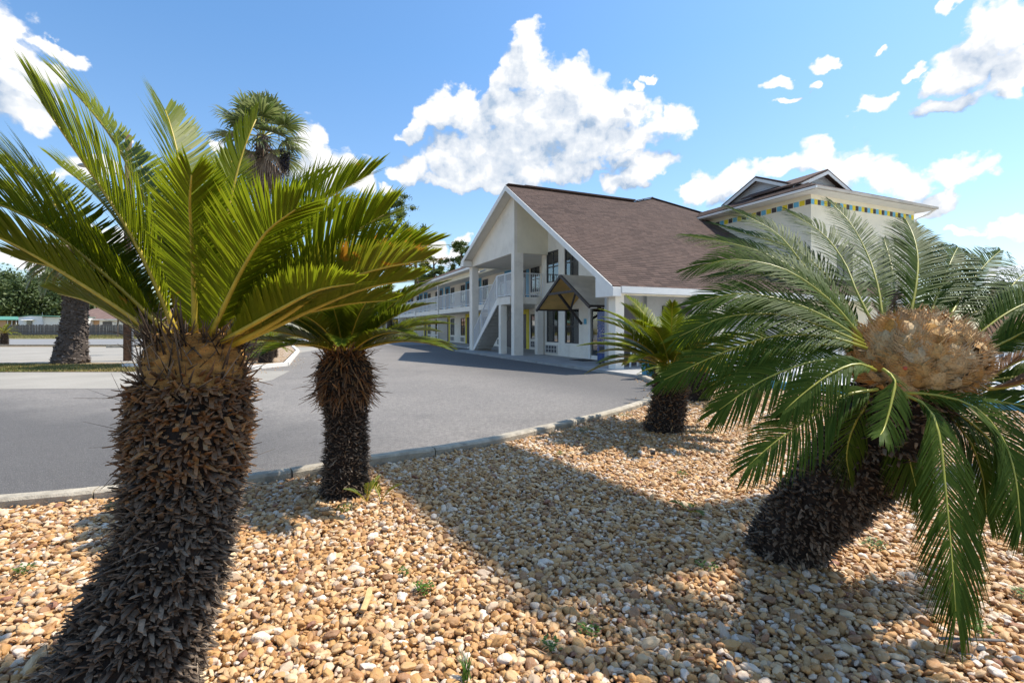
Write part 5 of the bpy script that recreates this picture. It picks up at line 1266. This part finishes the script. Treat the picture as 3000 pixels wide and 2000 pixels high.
def gablet(kind):
    m1, m2, m3, m4 = TBx(), TBx(), TBx(), TBx()
    if kind == 'v':   # faces the drive (−v); ridge along +v
        c, hw, z0, z1, f = 16.30, 2.03, 7.50, 8.42, 19.85; dp = (2.6, 0, 0); e = lambda a, z, o=0: (f + o, a, z)
        ov = (-0.0, 0, 0); inn = 0.34
    else:
        c, hw, z0, z1, f = 21.30, 1.78, 7.45, 8.22, 13.85; dp = (0, 3.0, 0); e = lambda a, z, o=0: (a, f + o, z); inn = 0.34
    th = 0.07
    m1.prism([e(c - hw, z0), e(c, z1), e(c + hw, z0), e(c + hw, z0 + th), e(c, z1 + th), e(c - hw, z0 + th)], dp); m1.build('gable_roof', M['shingle'], tb)
    k = 0.16
    m2.prism([e(c - hw, z0 - 0.02, -0.03), e(c, z1 - 0.02, -0.03), e(c, z1 - k, -0.03), e(c - hw + 0.32, z0 - 0.02, -0.03)], tuple(0.028 if i == (0 if kind == 'v' else 1) else 0 for i in range(3)))
    m2.prism([e(c + hw, z0 - 0.02, -0.03), e(c, z1 - 0.02, -0.03), e(c, z1 - k, -0.03), e(c + hw - 0.32, z0 - 0.02, -0.03)], tuple(0.028 if i == (0 if kind == 'v' else 1) else 0 for i in range(3)))
    m2.build('barge_board', M['trim'], tb)
    n = 5
    for i in range(n):
        za = z0 - 0.35 + (z1 - 0.05 - z0 + 0.35) * i / n; zb = z0 - 0.35 + (z1 - 0.05 - z0 + 0.35) * (i + 1) / n - 0.012
        fa = min(1.0, 1 - (za - z0) / (z1 - z0)) ; fb = max(0.0, min(1.0, 1 - (zb - z0) / (z1 - z0)))
        m5 = TBx(); m5.prism([e(c - hw * fa, za, inn), e(c + hw * fa, za, inn), e(c + hw * fb, zb, inn), e(c - hw * fb, zb, inn)], tuple(0.05 if q_ == (0 if kind == 'v' else 1) else 0 for q_ in range(3)))
        m5.build('siding_board', M['vent_white'], tb)
gablet('v'); gablet('u')
s_ = TBx(); s_.tube([(EV1 + 0.03, EU0, 6.9), (EV1 - 0.1, EU0 + 0.2, 6.7), (V1 + 0.03, U0 - 0.05, 6.45), (V1 + 0.03, U0 - 0.05, 0.2)], 0.05, 8); s_.build('downspout', M['trim'], tb)

# ---- things by the motel ------------------------------------------------------------
def place_local(o, v, u, z=0.08, rz=0.0): p = W2(v, u); o.location = (p[0], p[1], z); o.rotation_euler = (0, 0, TH + rz)
vm = thing('vending_machine', 'tall blue drinks machine with a splash print behind the corner pillar', 'vending machine'); place_local(vm, 9.70, 13.55)
mb = MB(); mb.box(0.03, 0.75, 0, 0.85, 0.06, 1.83); mb.build('cabinet', M['vend_side'], vm)
mb = MB(); mb.box(0.0, 0.028, 0.01, 0.84, 0.10, 1.82); vf = mb.build('front_panel', M['vend'], vm)
mb = MB(); mb.box(-0.012, -0.001, 0.2, 0.7, 0.45, 0.62); mb.build('delivery_slot', M['black_plastic'], vm)
mb = MB(); mb.box(-0.02, -0.001, 0.1, 0.75, 0.40, 0.43); mb.build('slot_rim', M['metal_grey'], vm)
for x in (0.08, 0.68):
    for y in (0.06, 0.79): mb = MB(); mb.box(x - .03, x + .03, y - .03, y + .03, 0, 0.06); mb.build('foot', M['black_plastic'], vm)
mt = MB().box(-0.35, 0.35, -0.5, 0.5, 0, 0.015).build('doormat', M['rubber']); place_local(mt, 10.35, 16.3, 0.081); tag(mt, 'dark brown doormat on the walk before the glass door', 'doormat')
ch = thing('chair', 'white plastic armchair on the walk behind the corner pillar', 'chair'); place_local(ch, 10.3, 12.75, 0.08, rad(-60))
mb = MB(); mb.box(-0.22, 0.22, -0.22, 0.22, 0.40, 0.43); mb.build('seat', M['plastic'], ch)
mb = MB(); mb.prism([(-0.22, 0.20, 0.43), (0.22, 0.20, 0.43), (0.21, 0.30, 0.84), (-0.21, 0.30, 0.84)], (0, 0.02, 0)); mb.build('backrest', M['plastic'], ch)
for sx in (-1, 1):
    mb = MB(); mb.bar((sx * 0.26, -0.24, 0.64), (sx * 0.26, 0.26, 0.66), 0.055, 0.03); mb.build('armrest', M['plastic'], ch)
    mb = MB(); mb.bar((sx * 0.28, -0.27, 0), (sx * 0.255, -0.22, 0.63), 0.045); mb.build('leg', M['plastic'], ch)
    mb = MB(); mb.bar((sx * 0.26, 0.32, 0), (sx * 0.23, 0.21, 0.64), 0.045); mb.build('leg', M['plastic'], ch)
bp = thing('blue_board', 'upright light blue painted board half covered by a vine', 'board', (3.50, 13.15, 0.0)); bp.rotation_euler = (0, 0, rad(-20))
for k in range(3): mb = MB(); mb.box(0.0 + 0.172 * k, 0.166 + 0.172 * k, -0.012, 0.012, 0.05, 1.02); mb.build('board', M['sky_tile'], bp)
mb = MB(); mb.box(0, 0.51, 0.013, 0.05, 0.2, 0.28); mb.box(0, 0.51, 0.013, 0.05, 0.8, 0.88); mb.build('batten', M['sky_tile'], bp)
bk = thing('pool_edging', 'low light blue painted edging between the pebbles and the white deck', 'edging', (3.9, 13.1, 0))
bks = [(3.9, 13.1), (5.3, 11.2), (6.7, 9.4), (8.1, 7.55), (9.6, 5.6), (11.6, 3.0)]
for a, b in zip(bks[:-1], bks[1:]):
    mb = MB((3.9, 13.1, 0)); mb.bar((a[0], a[1], 0.09), (b[0] - 0.005, b[1] + 0.006, 0.09), 0.20, 0.19); mb.build('edging_length', M['sky_tile'], bk)
sheet('pool_deck', [(3.95, 13.15), (8.2, 7.6), (12.2, 2.4), (30, 2.4), (30, 19), (9, 19), (4.6, 14.6)], 0.02, M['deck'], 'white concrete pool deck behind the bed', 'deck')
pf = thing('picket_fence', 'low white picket fence standing on the pool deck', 'fence', (4.4, 13.6, 0.02))
a = np.array([4.4, 13.6]); b = np.array([13.0, 8.2]); Lf = np.linalg.norm(b - a); dv = (b - a) / Lf; npk = int(Lf / 0.125)
rl = MB(); rl.bar((0, 0, 0.18), (b[0] - a[0], b[1] - a[1], 0.18), 0.04, 0.05); rl.build('fence_rail', M['rail'], pf)
rl = MB(); rl.bar((0, 0, 0.98), (b[0] - a[0], b[1] - a[1], 0.98), 0.04, 0.05); rl.build('fence_rail', M['rail'], pf)
pk = MB().box(-0.022, 0.022, -0.011, 0.011, 0.02, 1.06).build('picket', M['rail'], pf)
for k in range(npk):
    o = pk if k == 0 else pk.copy()
    if k: COL.objects.link(o)
    o.location = (dv[0] * k * 0.125 + 0.035 * dv[1], dv[1] * k * 0.125 - 0.035 * dv[0], 0); o.rotation_euler = (0, 0, math.atan2(dv[1], dv[0]))
# vine over the board
def leaf_blob(name, centers, n, size, mat, parent=None, off=(0, 0, 0), flat=0.6, seed=0, elong=1.7, soft=False):
    """n small leaf faces spread through a set of ellipsoids (x, y, z, rx, ry, rz), denser towards their skins"""
    C = np.array(centers, float); wt = C[:, 3] * C[:, 4] * C[:, 5]; wt = wt ** 0.67; k = R.choice(len(C), n, p=wt / wt.sum())
    d = nrm(R.normal(0, 1, (n, 3))); r = np.abs(R.normal(0, 0.72, n)) if soft else R.uniform(0, 1, n) ** 0.42
    pos = C[k, :3] + d * C[k, 3:] * r[:, None] - np.array(off)
    nm = nrm(d + R.normal(0, flat, (n, 3))); t1 = nrm(np.cross(nm, R.normal(0, 1, (n, 3)))); t2 = np.cross(nm, t1)
    s = size * R.uniform(0.5, 1.35, n)
    a_ = t1 * s[:, None] * elong * 0.5; b_ = t2 * (s * 0.5)[:, None]
    V = np.concatenate([pos - a_, pos + b_, pos + a_, pos - b_]); ar = np.arange(n); Fc = np.stack([ar, ar + n, ar + 2 * n, ar + 3 * n], 1)
    tone = np.clip(R.normal(0.45, 0.22, n) + 0.35 * (R.uniform(size=len(C))[k] - 0.5), 0, 1)
    return mesh_obj(name, V, Fc, M[mat], parent, False, {'rnd': np.tile(tone, 4), 'tip': np.zeros(4 * n)})
vn = thing('vine', 'bright leafy vine climbing the light blue board', 'vine', (3.6, 12.95, 0))
leaf_blob('foliage', [(3.75, 12.95, 0.45, 0.35, 0.2, 0.45), (3.45, 12.9, 0.6, 0.15, 0.12, 0.35), (4.05, 12.85, 0.25, 0.45, 0.25, 0.3), (3.55, 12.9, 0.9, 0.22, 0.1, 0.18)], 520, 0.07, 'vine', vn, (3.6, 12.95, 0))
mb = MB(); mb.tube([(0, 0, 0), (-0.05, 0, 0.4), (-0.15, 0, 0.75), (-0.1, 0, 1.0)], 0.008, 5); mb.tube([(0, 0, 0), (0.1, 0, 0.4), (0.2, 0, 0.8)], 0.008, 5); mb.build('stem', M['bark'], vn)

# shed with a pale metal roof
sh = thing('metal_shed', 'pale metal-roofed shed past the drooping cycad', 'shed', (21.5, 21.5, 0), rad(0))
SO = (21.5, 21.5, 0)
pA, pB, pC, pD = px(2900, 786, 24.5), px(3120, 772, 23.0), px(3120, 820, 20.5), px(2880, 832, 21.6)
mb = MB(SO); mb.prism([tuple(pA), tuple(pB), tuple(pC), tuple(pD)], (0, 0, 0.05)); rf = mb.build('roof', M['white_metal'], sh)
for k in range(14):
    f = (k + 0.5) / 14; a = pA + (pB - pA) * f; b = pD + (pC - pD) * f
    mb = MB(SO); mb.bar(tuple(a + [0, 0, .06]), tuple(b + [0, 0, .06]), 0.035, 0.03); mb.build('roof_rib', M['white_metal'], rf)
w1, w2, w3 = px(2905, 846, 22.0), px(2984, 846, 21.4), px(3120, 830, 20.9)
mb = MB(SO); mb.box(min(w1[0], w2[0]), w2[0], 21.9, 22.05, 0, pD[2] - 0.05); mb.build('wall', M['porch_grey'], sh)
mb = MB(SO); mb.prism([(w2[0], 21.3, 0), (w3[0], 20.8, 0), (w3[0], 20.8, pC[2] - 0.02), (w2[0], 21.3, pC[2] - 0.1)], (0, 0.12, 0)); mb.build('wall', M['white_metal'], sh)
mb = MB(SO); mb.bar(tuple(pD - [0, 0, .05]), tuple(pC - [0, 0, .05]), 0.08, 0.12); mb.build('fascia', M['timber'], sh)

# ================================================================== PALMS AND TREES
def fan_leaf(root, origin, base, dirv, pl, r, dead=False, nseg=30, spread=rad(190)):
    """petiole and folded fan of drooping segments"""
    dirv = nrm(np.array(dirv, float)); hub = base + dirv * pl + np.array([0, 0, -0.12 * pl])
    side = nrm(np.cross(dirv, [0, 0, 1.0])); up = np.cross(side, dirv)
    V = []; Fc = []; rn = []; tp = []
    for k in range(nseg):
        a = (k / (nseg - 1) - 0.5) * spread; d = nrm(dirv * math.cos(a) + side * math.sin(a) + up * (0.10 if k % 2 else 0.02) * (0 if dead else 1))
        w_ = np.cross(d, up); l = r * (0.75 + 0.25 * math.cos(a * 0.7)) * (1 + R.normal(0, 0.06)); b = len(V); rr = R.uniform()
        dr_ = 0.55 if dead else R.uniform(0.10, 0.40)
        for f_, ww in ((0.02, 0.008), (0.45, 0.036), (0.72, 0.016)):
            p = hub + d * l * f_ - np.array([0, 0, dr_ * l * f_ ** 2.6]); V += [p - w_ * ww * r / 0.9, p + w_ * ww * r / 0.9]; tp += [f_] * 2
        V.append(hub + d * l * 0.92 - np.array([0, 0, dr_ * l * 1.15])); tp.append(1.0); rn += [rr] * 7
        Fc += [[b, b + 1, b + 3, b + 2], [b + 2, b + 3, b + 5, b + 4], [b + 4, b + 5, b + 6]]
    o = mesh_obj('fan_leaf', np.array(V) - origin, Fc, M['fan_dead' if dead else 'fan'], root, False, {'rnd': rn, 'tip': tp})
    mb = MB(tuple(origin)); mb.tube([tuple(base), tuple(base + dirv * pl * 0.6), tuple(hub)], [0.022, 0.016, 0.01], 5); mb.build('leaf_stalk', M['fan_dead' if dead else 'rachis_green'], o)
def fan_palm(base, top, crown_r, ngreen, ndead, label, r0=0.30, r1=0.20, cat='palm'):
    base = np.array(base, float); top = np.array(top, float); c = thing('fan_palm', label, cat, tuple(base))
    mid = (base + top) / 2 + [0.1, 0, 0]; P_ = cat_rom([base, mid, top], 12)
    core(c, base, P_, [r0, r0 * 0.75, r1, r1], 'palm_trunk', 'trunk', 14, 0.06)
    trunk_stubs(c, base, P_[int(len(P_) * 0.55):], [r1, r1 * 1.1, r1 * 1.25], 220, 0.16, 0.05, 'palm_trunk', (0.4, 1.2), 0, None, None, 'boot')
    for i in range(ngreen):
        f = (i + 0.5) / ngreen; e = rad(88) - rad(116) * f; a = i * 2.39996
        d = (math.cos(a) * math.cos(e), math.sin(a) * math.cos(e), math.sin(e)); fan_leaf(c, base, top, d, crown_r * R.uniform(0.38, 0.52), crown_r * 0.58)
    for i in range(ndead):
        e = rad(-38) - rad(42) * (i / ndead); a = i * 2.39996 + 1
        d = (math.cos(a) * math.cos(e), math.sin(a) * math.cos(e), math.sin(e)); fan_leaf(c, base, top - np.array([0, 0, 0.10 + 0.5 * i / ndead]), d, crown_r * 0.36, crown_r * 0.42, True, 16, rad(110))
    return c
fpY = 18.6
tp_ = px(770, 400, fpY)
fp = fan_palm((px(738, 1060, fpY)[0], fpY, 0.1), tp_, 2.0, 25, 20, 'tall slender fan palm with a brown skirt of dead leaves')
for k in range(3):
    o = leaf_blob('fruit_strings', [(tp_[0] + 0.85 + 0.12 * k, fpY - 0.3, tp_[2] - 0.9 - 0.1 * k, 0.07, 0.07, 0.55)], 160, 0.05, 'weed', fp, (fp.location.x, fpY, 0.1)); o.data.materials[0] = M['fruit']
# thick-trunked palm in the grass strip
tb_ = np.array([px(205, 1062, 18.4)[0], 18.4, 0.0])
tk = thing('date_palm', 'thick-trunked palm with drooping grey-green fronds in the grass strip', 'palm', tuple(tb_))
tpth = cat_rom([tb_, tb_ + [0.12, 0, 1.0], tb_ + [0.22, 0, 2.2], tb_ + [0.2, 0, 3.7]], 6)
core(tk, tb_, tpth, [0.56, 0.43, 0.36, 0.38, 0.40], 'palm_trunk', 'trunk', 18, 0.05)
trunk_stubs(tk, tb_, tpth, [0.56, 0.43, 0.36, 0.38, 0.42], 1500, 0.06, 0.09, 'palm_trunk', (0.3, 1.2), 0, None, None, 'leaf_scar')
for i in range(40):
    f = i / 39; azi = i * 2.39996; e0 = rad(75) * (1 - f) - rad(5) * f
    P_ = arc_path(tb_ + np.array([0.2, 0, 3.7]), azi, e0, e0 - rad(85), 1.75 * (1 + R.normal(0, .06)))
    frond(tk, tb_, P_, axis_hint(P_), L=0.42, n=38, wid=0.045, vee=0.35, sweep=0.75, curl=0.2, mat='fan' if i % 5 else 'fan_dead', r0=0.03, droop=0.15)

def tree(label, base, h, cr, n, size, mat, seed, lobes=14, shape=(1, 1, 0.8), trunk_r=0.22, name='oak_tree', grp=None, bare=0.35, spread=0.8):
    rg = np.random.default_rng(seed); base = np.array(base, float); c = thing(name, label, 'tree', tuple(base), 0, grp)
    top = base + [rg.normal(0, .4), rg.normal(0, .4), h * 0.86]
    mb = MB(tuple(base)); mb.tube([tuple(base), tuple(base * .5 + top * .5 + [rg.normal(0, .2), 0, 0]), tuple(top)], [trunk_r, trunk_r * .7, trunk_r * .2], 8)
    L_ = []
    for k in range(lobes):
        z = bare + (1 - bare) * ((k + 0.5) / lobes); a = k * 2.39996 + rg.normal(0, .4); rr = cr * spread * math.sin(math.pi * (0.15 + 0.80 * (z - bare) / (1 - bare))) * rg.uniform(0.5, 1.0)
        p = base + [math.cos(a) * rr * shape[0], math.sin(a) * rr * shape[1], z * h * rg.uniform(0.93, 1.0)]
        s = cr * rg.uniform(0.26, 0.44); L_.append((p[0], p[1], p[2], s * 1.15, s * 1.15, s * shape[2]))
        tz = base + (top - base) * max(0.2, z - 0.16); mb.tube([tuple(tz), tuple((tz + p) / 2 + [0, 0, -0.1]), tuple(p)], [trunk_r * .35, trunk_r * .22, trunk_r * .08], 5)
    mb.build('trunk', M['bark'], c, True)
    leaf_blob('crown', L_, n, size, mat, c, tuple(base), 0.9, soft=True)
    return c
# wood beyond the street
wl = ['dark round oak at the far edge of the wood', 'tall oak standing behind the green-roofed shelter', 'broad oak behind the white mobile home', 'bushy oak just past the white mobile home', 'oak between the mobile home and the brown-roofed house', 'slim tall oak left of the brown roof', 'oak rising over the brown-roofed house', 'low oak past the end of the brown-roofed house', 'far oak glimpsed through the fronds', 'small hazy oak low behind the island']
for k, (x, topy, Yd) in enumerate([(-60, 800, 120), (15, 800, 128), (75, 822, 122), (130, 806, 130), (185, 840, 126), (235, 862, 124), (330, 876, 128), (430, 884, 130), (560, 890, 132), (700, 900, 140)]):
    b = px(x, HY, Yd); hh = (HY - topy) / F_PX * Yd + 1.3
    tree(wl[k], (b[0], Yd, 0), hh, 7.0 if k < 7 else 6, 11000, 0.42, 'broad', 50 + k, 22, (1, 1, 0.85), 0.35, bare=0.12, grp='oaks beyond the street', spread=0.85)
# pines behind the wing
def pine(label, x, ytop, ybot, Yd, cr, seed, lobes=13, n=5200):
    b = px(x, HY, Yd); top = (HY - ytop) / F_PX * Yd + 1.35; bot = (HY - ybot) / F_PX * Yd + 1.35
    rg = np.random.default_rng(seed); base = np.array([b[0], Yd, 0.0]); c = thing('pine_tree', label, 'tree', tuple(base), 0, 'pines behind the motel wing')
    mb = MB(tuple(base)); mb.tube([tuple(base), (base[0] + .2, Yd, top * .5), (base[0], Yd, top * .96)], [0.32, 0.25, 0.07], 8); L_ = []
    for k in range(lobes):
        z = bot + (top - bot) * (k + 0.4) / lobes; f = (k + .5) / lobes; a = k * 2.39996 + rg.normal(0, .5); rr = cr * (0.95 - 0.6 * f) * rg.uniform(0.35, 1.0)
        p = np.array([base[0] + math.cos(a) * rr, Yd + math.sin(a) * rr, z]); s = cr * rg.uniform(0.10, 0.19)
        for j in range(4):
            o_ = rg.normal(0, cr * .17, 3) * [1, 1, .45]; L_.append((p[0] + o_[0], p[1] + o_[1], p[2] + o_[2], s, s, s * .6))
        mb.tube([(base[0], Yd, z - 0.6), tuple((p + [base[0], Yd, z - .5]) / 2), tuple(p)], [0.09, 0.06, 0.03], 5)
    mb.build('trunk', M['bark'], c, True); leaf_blob('crown', L_, int(n * 1.7), 0.10, 'pine', c, tuple(base), 1.4, elong=4.5, soft=True)
pine('tall round-headed pine behind the wing, partly behind the big fronds', 1140, 572, 800, 62, 4.2, 3, 20, 13000)
pine('pine with drooping outer boughs above the wing roof', 1215, 665, 820, 60, 3.4, 5, 14, 8000)
pine('smaller open pine next to the gable eave', 1350, 712, 800, 66, 2.8, 9, 11, 5200)
pine('low pine top just behind the wing gutter', 1270, 745, 830, 58, 1.9, 12, 7, 2600)
# bare twiggy tree by the street
bt = thing('bare_tree', 'bare brown twiggy tree by the street pole', 'tree', (px(345, HY, 70)[0], 70, 0)); mb = MB((bt.location.x, 70, 0))
rg = np.random.default_rng(4)
def twig(p, d, l, r, lev):
    q_ = p + d * l; mb.tube([tuple(p), tuple(q_)], [r, r * .6], 4, False)
    if lev: 
        for _ in range(3 if lev > 1 else 4): twig(p + d * l * rg.uniform(.4, 1), nrm(d + rg.normal(0, .45, 3) + [0, 0, .15]), l * .62, r * .55, lev - 1)
twig(np.array([bt.location.x, 70, 0.]), np.array([0, 0, 1.]), 3.2, 0.14, 4); mb.build('branches', M['bark'], bt)

# ================================================================== FAR SIDE OF THE STREET
fe = thing('wooden_fence', 'long weathered grey picket fence across the street', 'fence', (px(20, HY, 84)[0], 84, 0))
x0 = px(22, HY, 84)[0]; nb_ = 290; wdt = 0.17
pr = []
for k in range(3):
    hh = 1.80 + 0.05 * k
    o = MB().prism([(0, 0, 0.02), (0.145, 0, 0.02), (0.145, 0, hh), (0.105, 0, hh + 0.05), (0.04, 0, hh + 0.05), (0, 0, hh)], (0, 0.03, 0)).build('fence_board', M['fence_wood'], fe); pr.append(o)
for k in range(nb_):
    o = pr[k] if k < 3 else pr[int(R.integers(0, 3))].copy()
    if k >= 3: COL.objects.link(o)
    o.location = (k * wdt, R.normal(0, .01), R.normal(0, .03)); o.rotation_euler = (0, R.normal(0, .012), 0)
mb = MB(); mb.box(0, nb_ * wdt, 0.05, 0.10, 0.5, 0.6); mb.box(0, nb_ * wdt, 0.05, 0.10, 1.4, 1.5); mb.build('fence_rail', M['fence_wood'], fe)
Yh = 96; HO = px(54, HY, Yh); mh = thing('mobile_home', 'white flat-roofed mobile home behind the wooden fence', 'mobile home', (HO[0], Yh, 0))
xa, xb, xc = 0.0, px(123, HY, Yh)[0] - HO[0], px(172, HY, Yh)[0] - HO[0]; zt = 1.35 + (HY - 927) / F_PX * Yh
mb = MB(); mb.prism([(xa, 0, 0.3), (xb, 0, 0.3), (xb, 0, zt + .05), (xb * .5, 0, zt + .12), (xa, 0, zt - .15)], (0, 9, 0)); mb.build('wall', M['white_metal'], mh)
mb = MB(); mb.box(xb + .002, xc, 0.4, 8, 0.3, zt - 0.1); mb.build('wall', M['trim'], mh)
mb = MB(); mb.prism([(xa - .1, -.1, zt - .12), (xb * .5, -.1, zt + .16), (xc + .1, -.1, zt - .05), (xc + .1, -.1, zt + .03), (xb * .5, -.1, zt + .24), (xa - .1, -.1, zt - .04)], (0, 9.3, 0)); mb.build('roof', M['green_roof'], mh)
mb = MB(); mb.box(1.65, 2.75, -0.04, -0.005, 1.85, 2.75); wq = mb.build('window', M['frame'], mh)
mb = MB(); mb.box(1.75, 2.65, -0.06, -0.045, 1.95, 2.65); mb.build('pane', M['glass'], wq)
mb = MB(); mb.prism([(1.0, -0.02, 2.95), (3.2, -0.02, 2.95), (3.2, -0.7, 2.8), (1.0, -0.7, 2.8)], (0, 0, 0.05)); mb.build('window_canopy', M['trim'], mh)
mb = MB(); mb.box(xb + 1.4, xb + 2.1, 0.36, 0.397, 0.4, 2.3); mb.build('door', M['trim'], mh)
mb = MB(); mb.tube([(xb * .6, 2, zt), (xb * .6, 2, zt + .9)], 0.03, 6); mb.build('vent_pipe', M['metal_grey'], mh)
gs_ = thing('green_roofed_house', 'pale low house with a green metal roof at the far edge', 'house', (px(-70, HY, 97)[0], 97, 0))
wr = px(52, HY, 97)[0] - px(-70, HY, 97)[0]
mb = MB(); mb.box(0, wr - 2.3, 0, 8, 0, 2.9); mb.build('wall', M['tan_wall'], gs_)
mb = MB(); mb.prism([(-.3, -.4, 2.85), (wr + .1, -.4, 2.85), (wr + .1, 4, 3.5), (-.3, 4, 3.6)], (0, 0, .12)); mb.prism([(-.3, 4, 3.6), (wr + .1, 4, 3.5), (wr + .1, 8.4, 2.85), (-.3, 8.4, 2.85)], (0, 0, .12)); mb.build('roof', M['green_roof'], gs_)
for k in range(3): mb = MB(); mb.box(wr - 2.0 + .85 * k, wr - 1.9 + .85 * k, -.1, 0, 0, 2.85); mb.build('porch_post', M['trim'], gs_)
mb = MB(); mb.box(wr - 2.3, wr - .1, 5, 5.2, 0, 2.85); mb.build('porch_back', M['timber'], gs_)
Yb = 104; bh = thing('brown_roofed_house', 'tan house with a low brown hipped roof behind the fence', 'house', (px(134, HY, Yb)[0], Yb, 0))
wb = px(560, HY, Yb)[0] - px(134, HY, Yb)[0]; ze_ = 1.35 + (HY - 936) / F_PX * Yb; zr_ = 1.35 + (HY - 902) / F_PX * (Yb + 6)
mb = MB(); mb.box(0.5, wb - .5, 0, 11, 0, ze_); mb.build('wall', M['tan_wall'], bh)
mb = MB(); mb.box(11.5, 16.5, -.05, -.003, 0, ze_ - .05); mb.build('wall_panel', M['trim'], bh)
mb = MB(); mb.box(12.2, 14.2, -.10, -.052, 1.7, 2.7); mb.build('window', M['frame'], bh)
mb = MB(); mb.add([(-.4, -.6, ze_), (wb, -.6, ze_), (wb, 11.6, ze_), (-.4, 11.6, ze_), (6.5, 5.5, zr_), (wb - 6, 5.5, zr_)], [[0, 1, 5, 4], [1, 2, 5], [2, 3, 4, 5], [3, 0, 4], [0, 3, 2, 1]]); mb.build('roof', M['brown_roof'], bh)
mb = MB(); mb.box(-.45, wb + .05, -.68, -.603, ze_ - .15, ze_ + .1); mb.build('fascia', M['trim'], bh)
for xx in (3.0, 12.0): mb = MB(); mb.tube([(xx, 2.5, ze_ + .6), (xx, 2.5, ze_ + 1.7)], 0.12, 6); mb.build('roof_vent', M['metal_grey'], bh)
# wooden utility pole with a street lamp, conduit beside it
pb = px(375, 1057, 19.9); up_ = thing('utility_pole', 'brown wooden utility pole with a steel conduit at the grass strip', 'utility pole', (pb[0], 19.9, 0))
mb = MB(); mb.tube([(0, 0, 0), (0, 0, 4), (0.02, 0, 9.2)], [0.16, 0.145, 0.11], 12); mb.build('pole', M['pole_wood'], up_, True)
mb = MB(); mb.tube([(0.22, -.05, 0), (0.22, -.05, 7.6)], 0.035, 8); mb.build('conduit', M['metal_grey'], up_)
mb = MB(); mb.tube([(0, 0, 7.3), (-0.8, 0, 7.85), (-1.5, 0, 7.98)], 0.03, 8); mb.build('lamp_arm', M['metal_grey'], up_)
lh = ell('lamp_head', np.array([-1.72, 0, 7.97]), np.array([0.34, 0.14, 0.09]), M['metal_grey'], up_, np.zeros(3), 14, 8, 0)
lb = px(712, 1036, 26); lp = thing('light_pole', 'thin dark light pole rising behind the fan palm', 'light pole', (lb[0], 26, 0))
mb = MB(); mb.tube([(0, 0, 0), (0, 0, 10.4)], [0.10, 0.07], 10); mb.build('pole', M['frame'], lp)
mb = MB(); mb.box(-.35, .35, -.2, .2, 10.4, 10.55); mb.build('lamp_head', M['frame'], lp)
# fallen parking bumper by the pole
bu = MB().bar((-0.9, 0, 0.07), (0.9, 0.25, 0.07), 0.16, 0.13).build('wheel_stop', M['kerb']); bu.location = (px(352, HY, 33)[0], 33, 0.0); tag(bu, 'dark concrete wheel stop at the street edge near the wooden pole', 'wheel stop')
kb = MB().box(-60, 0, 0, 0.16, 0, 0.13).build('street_kerb', M['kerb']); kb.location = (-24, 35.6, 0); tag(kb, 'dark low kerb along the near side of the street', 'kerb')

# invented pole sign out of view, added to throw shade across the pebbles
Dn = np.array([0.55, -0.835, 0]); sh_c = np.array([0.55, 3.05, 0]); zs_ = 15.0
hor = np.array([sdir.x, sdir.y]) / sdir.z
pc = sh_c[:2] + hor * zs_
sg_ = thing('pylon_sign', 'added pole-mounted sign out of view that shades the pebble bed', 'sign', (pc[0], pc[1], 0))
so = (pc[0], pc[1], 0)
ctr = Vector((pc[0] - so[0], pc[1] - so[1], zs_))
mb = MB(); mb.bar(tuple(ctr - Vector(tuple(Dn)) * 2.75), tuple(ctr + Vector(tuple(Dn)) * 0.55), 0.35, 2.15); mb.build('sign_cabinet', M['sign_face'], sg_)
mb = MB(); mb.tube([(0, 0, 0), (0, 0, zs_ + 1)], 0.22, 12); mb.build('mast', M['metal_grey'], sg_)
